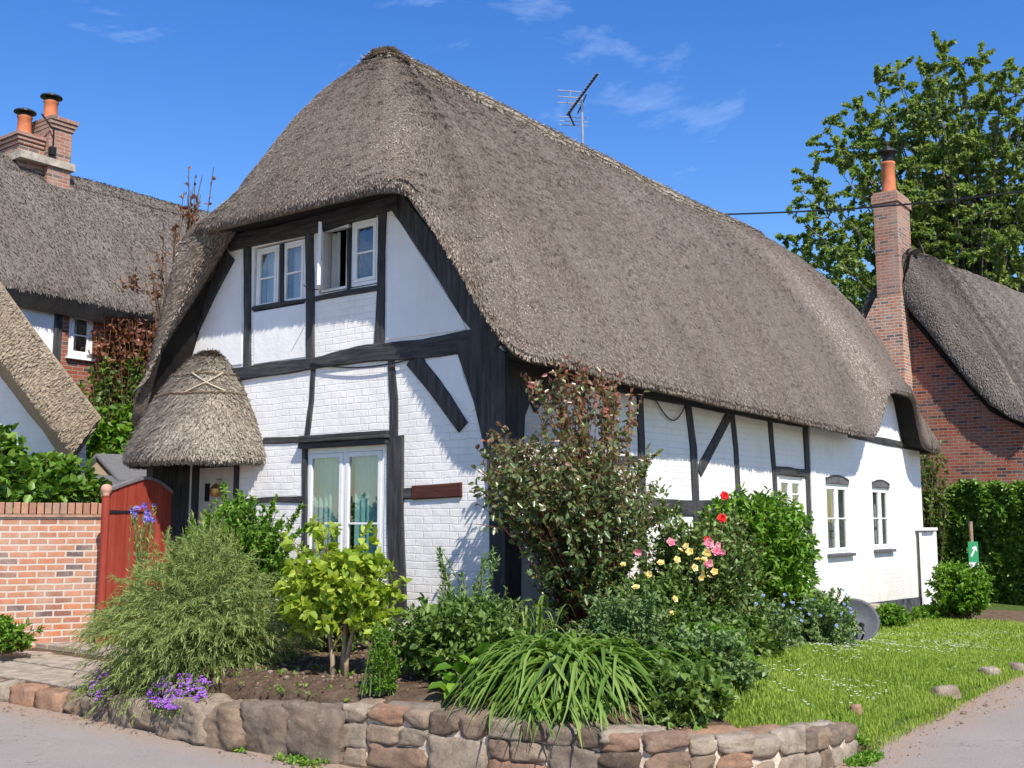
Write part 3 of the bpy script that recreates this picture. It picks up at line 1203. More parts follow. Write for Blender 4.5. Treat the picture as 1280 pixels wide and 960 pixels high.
sw1 = (8.44, 9.50, 1.10, 2.34)
sw2 = (10.66, 11.62, 1.12, 2.33)
sw0 = (6.72, 7.60, 1.78, 2.30)
swr = (1.95, 2.62, 1.30, 2.25)
mb = MB()
wall_with_holes(mb, [(0.22, -0.2), (7.85, -0.2), (7.85, 3.3), (0.22, 3.3)], [sw0, swr], mapY, 0, 0.2)
mb.build('side_wall', M['white_brick'], COT)
mb = MB()
wall_with_holes(mb, [(7.853, -0.25), (13.6, -0.25), (13.6, 3.2), (12.75, 3.25), (12.3, 4.1), (10.7, 4.1), (9.6, 3.2), (7.853, 3.2)], [sw1, sw2], mapY, 0.05, 0.25)
mb.build('side_wall', M['white_soft'], COT)
mb = MB()      # far walls
mb.box((0.2, 5.15, 0.1), (13.6, 5.35, 3.3))
mb.box((13.4, 0.22, 0.1), (13.597, 5.147, 3.3))
mb.build('back_wall', M['white_soft'], COT)
mb = MB()
mb.box((0.25, .25, 2.72), (13.3, 5.1, 2.8))
mb.box((0.25, .25, .3), (13.3, 5.1, .4))
mb.box((1.9, .25, .4), (2.0, 5.1, 2.7))
mb.box((1.9, .9, 2.81), (2.0, 4.4, 4.7))
mb.build('floor', mat_simple('dim_interior', (0.25, 0.22, 0.18), .9), COT)
mb = MB()
mb.box((8.0, -0.075, -0.1), (13.62, -0.052, 0.0))
bm_pts = [(7.9, 0.31), (10.5, .235), (13.62, 0.17)]
for (a0, b0), (a1, b1) in zip(bm_pts[:-1], bm_pts[1:]):
    mb.prism([(a0, -.3), (a1, -.3), (a1, b1), (a0, b0)], mapY, 0.085, 0.03)
mb.build('plinth', M['plinth'], COT)

# smooth plastered infill panels, proud of the brick
mb = Timbers(M['plaster'])
mb.prism([G(487, 268), G(484, 425), G(583, 412), G(577, 396), G(546, 350), G(512, 296), G(500, 275)][::-1], mapX, .012, -.01)
mb.prism([G(303, 318), G(303, 455), G(250, 462), G(243, 440), G(262, 400), G(285, 350)], mapX, .012, -.01)
mb.prism([G(318, 392), G(318, 455), G(383, 446), G(383, 380)], mapX, .011, -.01)
mb.prism([G(532, 452), G(575, 440), G(580, 470), G(596, 510), G(590, 515), G(562, 490)][::-1], mapX, .012, -.01)
mb.build_all('plaster_panel', COT)

# gable timbers
V_ = Timbers(M['timber'])
H_ = Timbers(M['timber_h'])
beam(H_, [G(240, 474), G(310, 466), G(395, 454), G(460, 442), G(530, 437), G(606, 424)], [.17, .16, .15, .19, .2, .24], mapX, .035, wob=.012)
beam(V_, [G(288, 318), G(262, 365), G(236, 420), G(205, 492)], [.26, .3, .3, .26], mapX, .04)
beam(V_, [G(497, 250), G(545, 318), G(590, 385), G(628, 428)], [.24, .26, .3, .3], mapX, .04)
beam(H_, [G(290, 305), G(390, 283), G(500, 250)], [.2, .2, .2], mapX, .05)
beam(V_, [G(310, 300), G(310, 464)], .13, mapX, .028)
beam(V_, [G(388, 280), G(389, 455)], .13, mapX, .03)
beam(V_, [G(392, 460), G(390, 500), G(384, 547)], [.07, .07, .09], mapX, .02)
beam(V_, [G(479, 262), G(477, 360), G(475, 436)], [.12, .1, .15], mapX, .028)
beam(V_, [G(352, 305), G(352, 380)], .055, mapX, .012)
beam(V_, [G(436, 285), G(436, 364)], .05, mapX, .012)
beam(H_, [G(316, 386), G(384, 375)], .05, mapX, .022)
beam(H_, [G(395, 374), G(474, 359)], .06, mapX, .022)
beam(V_, [G(489, 448), G(493, 500), G(493, 545)], [.09, .1, .12], mapX, .022)
beam(V_, [G(495, 545), G(495, 640), G(499, 770)], [.24, .23, .22], mapX, .03)
beam(V_, [G(381, 556), G(381, 720)], .07, mapX, .02)
beam(H_, [G(330, 551), G(381, 549)], .07, mapX, .018)
beam(H_, [G(305, 627), G(345, 624), G(379, 624)], [.07, .05, .08], mapX, .018)
beam(V_, [G(516, 448), G(545, 484), G(580, 534)], [.2, .19, .15], mapX, .03)
beam(H_, [G(505, 617), G(518, 616)], .12, mapX, .018)
# heavy corner post, flared at its head
V_.prism([G(572, 436), G(581, 462), G(594, 500), G(601, 530), G(611, 575), G(614, 650), G(616, 800), (-.02, .3), (-.02, 3.3), G(600, 418)][::-1], mapX, .035, -.1)
V_.prism([(-.033, .3), (.22, .3), (.24, 1.8), (.3, 2.7), (.52, 3.05), (.6, 3.3), (-.033, 3.3)], mapY, .022, -.1)
# long wall timbers
beam(H_, [(-.02, 3.2), (2.7, 3.2), (5.2, 3.18), (7.85, 3.17)], [.2, .2, .18, .18], mapY, .04)
beam(V_, [S(725, 455), S(728, 560), S(728, 775)], .13, mapY, .024)
beam(V_, [S(712, 450), S(664, 508)], .17, mapY, .02)
beam(V_, [S(799, 480), S(802, 600), S(804, 775)], [.14, .15, .15], mapY, .024)
beam(V_, [S(858, 500), S(866, 560), S(876, 770)], [.16, .17, .17], mapY, .024)
beam(V_, [S(914, 516), S(919, 560), S(930, 765)], [.13, .13, .14], mapY, .024)
beam(V_, [S(961, 520), S(967, 590), S(973, 700)], .13, mapY, .024)
beam(V_, [S(1005, 526), S(1009, 600), S(1016, 760)], [.16, .16, .16], mapY, .03)
beam(V_, [S(910, 520), S(873, 590)], .16, mapY, .02)
beam(H_, [S(806, 632), S(868, 635), S(905, 634), S(925, 634)], [.2, .2, .2, .2], mapY, .02)
beam(H_, [S(740, 575), S(796, 576)], .11, mapY, .02)
beam(H_, [S(966, 588), S(1008, 592)], .13, mapY, .03)
beam(H_, [(9.55, 3.1), (13.65, 3.06)], .12, mapY, .075)
V_.build_all('timber_post', COT)
H_.build_all('timber_rail', COT)
mb = MB()
beam(mb, [G(517, 616), G(578, 612)], .15, mapX, .03, wob=.004)
tag(mb.build('rail', M['redwood'], COT), 'rusty red brick infill rail')
# moulded head over the casement
mb = MB()
a0, a1 = G(488, 545)[0], G(378, 550)[0]
mb.box((-.07, a0, 2.46), (-.002, a1, 2.52))
mb.box((-.10, a0 - .02, 2.523), (-.002, a1 + .02, 2.56))
mb.box((-.06, a0, 2.563), (-.002, a1, 2.61))
mb.build('window_head', M['timber_h'], COT, bevel=.008)


def window(mapf, a0, a1, b0, b1, lights=2, bars=1, c=-.03, fr=.05, parent=None, mat=None, curtain=None, sill=True, sash=.045, closed=None, barpos=(.5,)):
    mat = mat or M['white_paint']
    f = MB()

    def bx(m_, x0, x1, z0, z1, c0, c1):
        m_.prism([(x0, z0), (x1, z0), (x1, z1), (x0, z1)], mapf, c0, c1)
    bx(f, a0, a0 + fr, b0, b1, c, c - .07)
    bx(f, a1 - fr, a1, b0, b1, c, c - .07)
    bx(f, a0 + fr, a1 - fr, b1 - fr, b1, c, c - .07)
    bx(f, a0 + fr, a1 - fr, b0, b0 + fr, c, c - .07)
    wl_ = (a1 - a0 - 2 * fr)
    if lights == 2:
        mc = (a0 + a1) / 2
        bx(f, mc - .02, mc + .02, b0 + fr, b1 - fr, c - .002, c - .07)
        spans = [(a0 + fr, mc - .02), (mc + .02, a1 - fr)]
    else:
        spans = [(a0 + fr, a1 - fr)]
    win = f.build('window', mat, parent, bevel=.004)
    for k_, (x0, x1) in enumerate(spans):
        if closed and not closed[k_]:
            continue
        z0, z1 = b0 + fr, b1 - fr
        s_ = MB()
        g_ = .003
        bx(s_, x0 + g_, x0 + sash, z0 + g_, z1 - g_, c + .006, c - .03)
        bx(s_, x1 - sash, x1 - g_, z0 + g_, z1 - g_, c + .006, c - .03)
        bx(s_, x0 + sash, x1 - sash, z1 - sash, z1 - g_, c + .006, c - .03)
        bx(s_, x0 + sash, x1 - sash, z0 + g_, z0 + sash, c + .006, c - .03)
        for bp in barpos:
            zc = z0 + (z1 - z0) * bp
            bx(s_, x0 + sash, x1 - sash, zc - .011, zc + .011, c + .004, c - .025)
        s_.build('casement', mat, win, bevel=.003)
        p_ = MB()
        bx(p_, x0 + sash - .005, x1 - sash + .005, z0 + sash - .005, z1 - sash + .005, c - .014, c - .018)
        p_.build('pane', M['glass'], win)
    if curtain:
        cm, parts_ = curtain
        for (x0, x1) in parts_:
            q_ = MB()
            n = max(6, int((x1 - x0) / .012))
            P = []
            for i in range(n + 1):
                a = x0 + (x1 - x0) * i / n
                cc = c - .16 + .022 * math.sin(i * .85) + .01 * math.sin(i * .31)
                P.append((a, cc))
            vs_ = []
            for a, cc in P:
                vs_ += [mapf(a, b0 + .02, cc), mapf(a, b1 - .02, cc * .8 - .03)]
            q_.add(vs_, [(2 * i, 2 * i + 2, 2 * i + 3, 2 * i + 1) for i in range(n)])
            q_.build('curtain', cm, win, smooth=True, fixn=False)
    if sill:
        s_ = MB()
        bx(s_, a0 - .05, a1 + .05, b0 - .05, b0 - .003, max(.05, c + .1), c - .05)
        s_.build('sill', sill if not isinstance(sill, bool) else mat, win, bevel=.006)
    return win


window(mapX, *gw3, 2, 1, -.015, .06, COT, None, (M['curtain'], [(1.66, 2.22), (2.34, 2.88)]), True, .055, barpos=(.42,))
y0, y1 = gw1[0], gw1[1]
yc = (y0 + y1) / 2
window(mapX, y0 + .02, yc - .035, gw1[2] + .02, gw1[3] - .02, 1, 1, -.02, .035, COT, None, (M['curtain_w'], [(y0 + .25, yc - .08)]), False, .04)
window(mapX, yc + .035, y1 - .02, gw1[2] + .02, gw1[3] - .02, 1, 1, -.02, .035, COT, None, (M['curtain_w'], [(yc + .2, y1 - .05)]), False, .04)
yc = G(436, 320)[0]
window(mapX, gw2[0] + .01, yc - .03, gw2[2] + .02, gw2[3] - .01, 1, 1, -.015, .04, COT, None, None, False, .045)
# open casement: frame and the opened light swung out on its left hinge
wn = window(mapX, yc + .03, gw2[1] - .01, gw2[2] + .02, gw2[3] - .01, 1, 1, -.015, .03, COT, None, (M['curtain_w'], [(gw2[1] - .16, gw2[1] - .03)]), False, .04, closed=[False])
mb = MB()
yh = gw2[1] - .04
za, zb = gw2[2] + .03, gw2[3] - .02
ca, sa = math.cos(math.radians(46)), math.sin(math.radians(46))


def mapO(a, b, c):      # a along opened light from its hinge, c across it
    return (-(.02 + a * sa) - c * ca, yh - a * ca + c * sa * 1.0, b)


wlt = .34
for r_ in ((0, .045, za, zb), (wlt - .045, wlt, za, zb), (.045, wlt - .045, zb - .045, zb), (.045, wlt - .045, za, za + .045), (.045, wlt - .045, (za + zb) / 2 - .012, (za + zb) / 2 + .012)):
    mb.prism([(r_[0], r_[2]), (r_[1], r_[2]), (r_[1], r_[3]), (r_[0], r_[3])], mapO, .018, -.018)
tag(mb.build('casement', M['white_paint'], wn), 'casement standing wide open')
mb = MB()
mb.prism([(.04, za + .04), (wlt - .04, za + .04), (wlt - .04, zb - .04), (.04, zb - .04)], mapO, .002, -.002)
mb.build('pane', M['glass'], wn)
mb = MB()
mb.tube([(-.02, yh - .02, za + .02), (-.2, yh - .01, za - .02), (-.3, yh - .03, za + .02)], .006, 6)
mb.build('window_stay', M['metal_black'], wn)

# windows of the long wall
window(mapY, *sw0, 2, 1, -.02, .045, COT, None, (M['curtain_w'], [(sw0[0] + .05, sw0[0] + .3), (sw0[1] - .2, sw0[1] - .05)]), False, .05)
window(mapY, *swr, 2, 1, -.02, .045, COT, None, (M['curtain_w'], [(swr[0] + .05, swr[1] - .05)]), False, .05)
for (a0, a1, b0, b1) in (sw1, sw2):
    zt = b1 - .10
    wn = window(mapY, a0 + .01, a1 - .01, b0 + .01, zt, 2, 1, .02, .04, COT, None, (M['curtain_w'], [(a0 + .05, a0 + .32), (a1 - .32, a1 - .05)]), M['grey_paint'], .05, barpos=(.5,))
    mb = MB()
    n = 14
    arc = [(a0 + .003 + (a1 - a0 - .006) * i / n, zt + .004 + .10 * (0.25 + .75 * math.sin(PI * i / n) ** .8) + .02) for i in range(n + 1)]
    mb.prism([(a0 + .003, zt + .003)] + [(a1 - .003, zt + .003)] + arc[::-1], mapY, .058, .0)
    mb.build('arch_panel', M['grey_paint'], wn)
    mb = MB()
    arc_o = [(a, b + .022) for a, b in arc]
    for i in range(n):
        mb.prism([arc[i], arc[i + 1], arc_o[i + 1], arc_o[i]], mapY, .066, .04)
    mb.build('arch_moulding', M['timber'], wn)
# little window in the eyebrow
p0, p1 = (10.3, 3.22), (10.62, 3.55)
wn = window(mapY, 10.18, 10.52, 3.2, 3.6, 1, 0, .075, .04, COT, None, None, False, .03, barpos=())

# door and its frame
mb = MB()
mb.box((-.03, 4.04, .38), (.12, 4.11, 2.40))
mb.box((-.03, 4.84, .38), (.12, 4.92, 2.40))
mb.box((-.04, 4.111, 2.30), (.12, 4.839, 2.40))
mb.box((-.55, 4.99, .38), (-.42, 5.12, 2.5))
mb.box((-.42, 5.0, .38), (.0, 5.08, 2.45))
mb.build('door_frame', M['timber'], COT)
mb = MB()
mb.box((.02, 4.115, .38), (.07, 4.835, 2.295))
dr = mb.build('door', mat_simple('cream_door_paint', (.55, .54, .5), .6, .08), COT, bevel=.004)
mb = MB()
mb.lathe((0, 0, 0), [(.0, 0), (.03, 0), (.03, .01), (0, .012)], 12)
hd = MB()
hd.tube([(.018, 4.22, 1.35), (-.03, 4.22, 1.35), (-.03, 4.30, 1.35)], .012, 8)
hd.build('handle', M['metal_black'], dr)
hd = MB()
hd.box((-.01, 4.62, 1.88), (.018, 4.68, 2.10))
hd.build('knocker', M['metal_black'], dr)
hd = MB()
hd.lathe((-.06, 4.40, 1.93), [(0, 0), (.055, .01), (.075, .05), (.075, .10), (.04, .14), (.02, .16), (0, .17)], 14)
hd.tube([(.02, 4.40, 2.14), (-.06, 4.40, 2.15), (-.06, 4.40, 2.08)], .008, 6)
tag(hd.build('door_lantern', mat_simple('brass', (.5, .3, .1), .35, .2, 9, .1, .5, .7)), 'small brass lantern hanging beside the front door', 'lantern')

# ---- thatched roof
YC = 2.7


def cr(points, n):
    """closed Catmull-Rom resample of an (m,9) array by n per segment"""
    P = np.array(points, float)
    m = len(P)
    out = []
    for i in range(m):
        p0, p1, p2, p3 = P[(i - 1) % m], P[i], P[(i + 1) % m], P[(i + 2) % m]
        seg = np.linalg.norm(p2[:3] - p1[:3])
        k = max(2, int(seg / n))
        for j in range(k):
            t = j / k
            out.append(.5 * ((2 * p1) + (-p0 + p2) * t + (2 * p0 - 5 * p1 + 4 * p2 - p3) * t * t + (-p0 + 3 * p1 - 3 * p2 + p3) * t ** 3))
    return np.array(out)


RX0, RX1, RZ = 1.08, 11.7, 7.62


def rdg(x):
    t = min(1, max(0, (x - -.5) / (14.0 + .5)))
    return min(RX1, max(RX0, x))


ctrl = []


def cp(x, y, z, rx, wx, wy, wz, bl=.30):
    ctrl.append((x, y, z, rx, YC, RZ, wx, wy, wz, bl))


# long side eave, front to back
cp(-.36, -.52, 3.2, RX0, 0.02, -.02, 3.24, .26)
cp(.3, -.55, 3.19, RX0 + .05, .3, -.02, 3.24, .26)
cp(1.0, -.54, 3.17, RX0 + .4, 1, -.02, 3.24, .27)
cp(1.9, -.52, 3.15, RX0 + 1.1, 1.9, -.02, 3.24, .28)
for x, z in ((2.8, 3.13), (3.8, 3.11), (4.8, 3.10), (5.8, 3.08), (6.8, 3.07), (7.8, 3.05), (8.7, 3.04)):
    cp(x, -.52 + .015 * math.sin(x * 2), z, x * .98 + .05, x, -.02, 3.2, .30)
cp(9.3, -.52, 3.04, 9.2, 9.3, -.06, 3.16, .3)
cp(9.62, -.52, 3.10, 9.45, 9.6, -.06, 3.2, .3)
cp(9.95, -.52, 3.42, 9.7, 9.95, -.06, 3.5, .3)
cp(10.35, -.50, 3.80, 10.0, 10.3, -.06, 3.84, .28)
cp(10.7, -.48, 3.93, 10.3, 10.7, -.06, 3.98, .26)
cp(11.5, -.48, 3.95, 10.6, 11.5, -.06, 4.0, .26)
cp(12.05, -.49, 3.88, 10.9, 12.0, -.06, 3.95, .26)
cp(12.28, -.50, 3.5, 11.0, 12.25, -.06, 3.55, .28)
cp(12.5, -.52, 3.08, 11.1, 12.5, -.06, 3.12, .28)
cp(12.9, -.54, 2.98, RX1, 12.9, -.06, 3.1, .3)
cp(13.35, -.52, 2.97, RX1, 13.4, -.05, 3.1, .3)
cp(13.85, -.15, 3.0, RX1, 13.55, .2, 3.1, .3)
cp(14.0, .6, 3.02, RX1, 13.6, .6, 3.15, .25)
for y in (1.6, 2.7, 3.8, 4.8):
    cp(14.02, y, 3.05, RX1, 13.6, y, 3.15, .25)
cp(13.8, 5.6, 3.05, RX1, 13.5, 5.3, 3.15, .3)
for x in (12.5, 10.5, 8.5, 6.5, 4.5, 2.5):
    cp(x, 5.9, 3.0, min(RX1, x), x, 5.36, 3.15, .3)
cp(1.0, 5.9, 2.9, RX0 + .2, 1, 5.36, 3.1, .3)
cp(.2, 5.88, 2.86, RX0, .2, 5.36, 3.1, .32)
cp(-.3, 5.76, 2.84, RX0, .0, 5.36, 3.0, .36)
# front: left verge, half hip, right verge
cp(-.50, 5.50, 2.98, RX0, .0, 5.30, 3.2, .40)
cp(-.52, 5.30, 3.40, RX0, .0, 5.15, 3.5, .42)
cp(-.52, 5.08, 3.95, RX0, .0, 4.95, 3.95, .40)
cp(-.52, 4.88, 4.50, RX0, .0, 4.72, 4.5, .36)
cp(-.52, 4.68, 4.95, RX0, .0, 4.48, 4.95, .30)
cp(-.52, 4.40, 5.14, RX0, .0, 4.3, 5.2, .22)
for y in (3.8, 3.1, 2.4, 1.8):
    cp(-.52, y, 5.165 - .01 * (3.8 - y), RX0, .0, y, 5.2, .20)
cp(-.52, 1.28, 5.13, RX0, .0, 1.45, 5.2, .22)
cp(-.52, .92, 5.04, RX0, .0, 1.22, 5.1, .25)
cp(-.52, .68, 4.80, RX0, .0, 1.02, 4.85, .27)
cp(-.52, .43, 4.46, RX0, .0, .78, 4.5, .28)
cp(-.52, .17, 4.10, RX0, .0, .5, 4.15, .28)
cp(-.52, -.09, 3.70, RX0, .0, .25, 3.75, .28)
cp(-.50, -.33, 3.38, RX0, .0, .02, 3.45, .27)

CR = cr(ctrl, .07)
nu = len(CR)
NV = 70
vv = np.linspace(0, 1, NV)
vv = vv ** 1.15
E_ = CR[:, :3]
R_ = CR[:, 3:6]
Wp = CR[:, 6:9]
BL = CR[:, 9]
base = E_[:, None] * (1 - vv[None, :, None]) + R_[:, None] * vv[None, :, None]
# normals of the unbulged surface
du = np.roll(base, -1, 0) - np.roll(base, 1, 0)
dv = np.gradient(base, axis=1)
nn = np.cross(du, dv)
nn[:, -1] = nn[:, -2]
nn = nn / np.maximum(np.linalg.norm(nn, axis=2, keepdims=True), 1e-9)
ctr = np.array([6.5, YC, 3.0])
sgn = np.sign(((base - ctr) * nn).sum(2, keepdims=True))
nn = nn * sgn
# smooth normals along the loop so that arrises are rounded
for _ in range(10):
    nn = (np.roll(nn, 1, 0) + nn * 2 + np.roll(nn, -1, 0))
    nn = nn / np.maximum(np.linalg.norm(nn, axis=2, keepdims=True), 1e-9)
prof = np.minimum(1, np.sin(PI * np.clip(vv, 0, 1)) ** .55) * (1 - .25 * vv) * .85
prof[-1] = 0
belly = np.sin(PI * vv) ** 1.1
bw_ = .16 + .34 * np.clip((E_[:, 0] - 9.0) / 4.0, 0, 1) + .14 * np.clip((E_[:, 1] - 3.5) / 1.5, 0, 1) * (E_[:, 0] < 2)
surf = base + nn * (BL[:, None, None] * prof[None, :, None] + bw_[:, None, None] * belly[None, :, None])
lump = np.zeros((nu, NV))
for i in range(nu):
    for j in range(0, NV):
        p = surf[i, j]
        lump[i, j] = .035 * noise.noise(Vector(p * .9)) + .014 * noise.noise(Vector(p * 3.1)) + (.012 * noise.noise(Vector(p * 9)))
for _ in range(320):
    w_ = (np.clip((vv - .03) / .18, 0, 1) * np.clip((1 - vv) * 12, 0, 1))[None, :, None]
    avg = (np.roll(surf, 1, 0) + np.roll(surf, -1, 0)) / 2
    surf = surf * (1 - .5 * w_) + avg * .5 * w_
surf = surf + nn * lump[:, :, None] * np.minimum(1, np.sin(PI * vv)[None, :, None] * 3 + .3)
# under-edge ring and soffit ring
inw = Wp - E_
inw[:, 2] = 0
B0 = E_ + inw * .14 + np.array([0, 0, -.05])
B1 = E_ + inw * .24 + np.array([0, 0, -.02])
full = np.concatenate([Wp[:, None], B1[:, None], B0[:, None], surf], 1)
nv2 = full.shape[1]
idx = np.arange(nu * nv2).reshape(nu, nv2)
i1 = np.roll(idx, -1, 0)
# the thatch: from under-edge up
Qs = np.stack([idx[:, 1:-1], i1[:, 1:-1], i1[:, 2:], idx[:, 2:]], -1).reshape(-1, 4)
Vs = full.reshape(-1, 3)
ul = np.concatenate([[0], np.cumsum(np.linalg.norm(np.diff(E_, axis=0), axis=1))])
tl = np.concatenate([np.zeros((nu, 1)), np.cumsum(np.linalg.norm(np.diff(full, axis=1), axis=2), 1)], 1)
UV = np.stack([np.repeat(ul[:, None], nv2, 1), tl], -1).reshape(-1, 2)
# reed ends: tens of thousands of tiny butts lying down the slope
NS = 360000
su = surf
area = np.linalg.norm(np.cross(np.roll(su, -1, 0)[:, :-1] - su[:, :-1], su[:, 1:] - su[:, :-1]), axis=2)
cen = su[:, :-1]
ncam = ((CAM - cen) * nn[:, :-1]).sum(2)
dist = np.linalg.norm(CAM - cen, axis=2)
wgt = area * (ncam > -.5) / np.maximum(dist / 10, 1) ** 1.3
wgt = (wgt / wgt.sum()).ravel()
pick = rng.choice(len(wgt), NS, p=wgt)
pi_, pj = pick // (NV - 1), pick % (NV - 1)
fu, fv = rng.random(NS)[:, None], rng.random(NS)[:, None]
nxt = (pi_ + 1) % nu
P = (su[pi_, pj] * (1 - fu) + su[nxt, pj] * fu) * (1 - fv) + (su[pi_, pj + 1] * (1 - fu) + su[nxt, pj + 1] * fu) * fv
Nn = nn[pi_, pj]
Dn = nrmz(su[pi_, pj] - su[pi_, pj + 1])            # down the slope
Sd = np.cross(Dn, Nn)
jit = rng.normal(0, .2, (NS, 1))
Dd = nrmz(Dn + Sd * jit + Nn * (.07 + .17 * rng.random((NS, 1))))
Sd = nrmz(np.cross(Dd, Nn))
Ls = (.025 + .040 * rng.random((NS, 1)))
Ws = (.0036 + .0040 * rng.random((NS, 1))) * (np.linalg.norm(P - CAM, axis=1, keepdims=True) / 12).clip(1, 1.6)
P0 = P - Nn * .006
sv = np.stack([P0 - Sd * Ws, P0 + Sd * Ws, P0 + Dd * Ls + Sd * Ws * .8, P0 + Dd * Ls - Sd * Ws * .8], 1).reshape(-1, 3)
sq = np.arange(NS * 4).reshape(-1, 4) + len(Vs)
srnd = np.repeat(rng.random(NS) ** 1.1, 4)
bu = np.stack([P[:, 0] * .7 + P[:, 1] * .7, P[:, 2]], -1)
allV = np.concatenate([Vs, sv])
allQ = np.concatenate([Qs, sq])
allR = np.concatenate([np.full(len(Vs), .35), srnd])
allUV = np.concatenate([UV, np.repeat(bu, 4, 0)])
roof = npmesh('roof', allV, allQ, allR, M['thatch'], COT, True, allUV)
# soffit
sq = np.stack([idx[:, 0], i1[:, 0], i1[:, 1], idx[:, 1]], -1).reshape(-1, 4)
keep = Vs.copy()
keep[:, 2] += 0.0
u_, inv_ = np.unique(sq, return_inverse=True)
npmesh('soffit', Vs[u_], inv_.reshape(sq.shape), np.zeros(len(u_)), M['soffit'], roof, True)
# ridge capping: a paler layer of thatch laid over the top of every slope
jr = int(np.argmax(vv > .87))
top = surf[:, jr:]
nt_ = top.shape[1]
fine = 3
rows = []
for q in range((nt_ - 1) * fine + 1):
    a0 = q // fine
    f_ = (q % fine) / fine
    b0_ = min(a0 + 1, nt_ - 1)
    rows.append(top[:, a0] * (1 - f_) + top[:, b0_] * f_ + nn[:, min(jr + a0, NV - 1)] * (np.clip(1.5 - np.abs(E_[:, :1] - 6) * .15, .2, 1) * (.036 if q > 0 else .0)))
cap = np.stack(rows, 1)
cap[:, :, 2] -= .015
for i in range(nu):
    for j in range(cap.shape[1]):
        cap[i, j, 2] += .014 * noise.noise(Vector(cap[i, j] * 6))
nc = cap.shape[1]
cix = np.arange(nu * nc).reshape(nu, nc)
cnx = np.roll(cix, -1, 0)
ridge_q = np.stack([cix[:, :-1], cnx[:, :-1], cnx[:, 1:], cix[:, 1:]], -1).reshape(-1, 4)
mp_ = cap.reshape(-1, 3)
rr_n = 26000
ci, cj = rng.integers(0, nu, rr_n), rng.integers(0, nc - 1, rr_n)
pp_ = cap[ci, cj] + (cap[(ci + 1) % nu, cj] - cap[ci, cj]) * rng.random((rr_n, 1)) + (cap[ci, cj + 1] - cap[ci, cj]) * rng.random((rr_n, 1))
no = nn[ci, jr]
dn = nrmz(nrmz(cap[ci, 0] - cap[ci, -1]) + rng.normal(0, .3, (rr_n, 3)) + no * .12)
sdd = nrmz(np.cross(dn, no))
ln2 = .04 + .05 * rng.random((rr_n, 1))
w2 = .007
rv = np.stack([pp_ - sdd * w2, pp_ + sdd * w2, pp_ + dn * ln2 + sdd * w2, pp_ + dn * ln2 - sdd * w2], 1).reshape(-1, 3)
rvv = np.concatenate([mp_, rv])
rq = np.concatenate([ridge_q, np.arange(rr_n * 4).reshape(-1, 4) + len(mp_)])
rrnd = np.concatenate([np.full(len(mp_), .5), np.repeat(rng.random(rr_n), 4)])
ruv = np.stack([rvv[:, 0] + rvv[:, 1] * .3, rvv[:, 1] * .5 + rvv[:, 2]], -1)
RC = npmesh('ridge_cap', rvv, rq, rrnd, M['thatch_pale'], roof, True, ruv)
mb = MB()
near = [i for i in range(nu) if cap[i, 0, 1] < YC + .4 or cap[i, 0, 0] < 1.4]
for qq in (2, nc // 2):
    runs, cur = [], []
    for i in range(0, nu, 3):
        p = cap[i, qq]
        if p[1] < YC + 1.0:
            cur.append(p + nn[i, jr] * .018)
        else:
            if len(cur) > 2:
                runs.append(cur)
            cur = []
    if len(cur) > 2:
        runs.append(cur)
    for r_ in runs:
        mb.tube(r_, .009, 4)
mb.build('spar_line', M['spar'], RC)

# ---- porch hood
PC = np.array([0.0, 4.66, 2.4])
mb = MB()
hood_prof = [(1.09, 2.35), (1.14, 2.39), (1.13, 2.48), (1.06, 2.64), (.94, 2.86), (.81, 3.07), (.68, 3.26), (.54, 3.43), (.41, 3.56), (.29, 3.66), (.15, 3.72), (.0, 3.74)]
hp = []
rs = np.linspace(0, len(hood_prof) - 1, 48)
hpr = np.array([np.interp(rs, range(len(hood_prof)), [p[0] for p in hood_prof]), np.interp(rs, range(len(hood_prof)), [p[1] for p in hood_prof])]).T
NH = 72


def hood_pt(t, r, z):
    # t 0..pi around the front half; skirt shallower outwards than sideways
    k = 0.80
    yy = PC[1] + r * math.cos(t) * (1.0 if math.cos(t) > 0 else 0.94)
    xx = -(r * math.sin(t) * k) + .02
    q = noise.noise(Vector((xx * 3, yy * 3, z * 3))) * .02
    return (xx - q, yy, z + q)


hv = []
for i in range(NH + 1):
    t = PI * i / NH
    for r, z in hpr:
        hv.append(hood_pt(t, r, z))
n3 = len(hpr)
hq = [(i * n3 + j, (i + 1) * n3 + j, (i + 1) * n3 + j + 1, i * n3 + j + 1) for i in range(NH) for j in range(n3 - 1)]
hv = np.array(hv)
NS2 = 26000
gi = rng.integers(0, NH, NS2)
gj = (rng.random(NS2) ** 1.5 * (n3 - 2)).astype(int)
a_ = hv[gi * n3 + gj]
b_ = hv[(gi + 1) * n3 + gj]
c_ = hv[gi * n3 + gj + 1]
P = a_ + (b_ - a_) * rng.random((NS2, 1)) + (c_ - a_) * rng.random((NS2, 1))
Dn = nrmz(a_ - c_)
Nn = nrmz(np.cross(c_ - a_, b_ - a_))
Nn = Nn * np.sign(((P - np.array([0.3, PC[1], 2.4])) * Nn).sum(1, keepdims=True))
Dd = nrmz(Dn + rng.normal(0, .2, (NS2, 3)) + Nn * .2)
Sd = nrmz(np.cross(Dd, Nn))
Ls = .04 + .05 * rng.random((NS2, 1))
sv = np.stack([P - Sd * .006, P + Sd * .006, P + Dd * Ls + Sd * .004, P + Dd * Ls - Sd * .004], 1).reshape(-1, 3)
V2 = np.concatenate([hv, sv])
Q2 = np.concatenate([np.array(hq), np.arange(NS2 * 4).reshape(-1, 4) + len(hv)])
R2 = np.concatenate([np.full(len(hv), .45), np.repeat(rng.random(NS2), 4)])
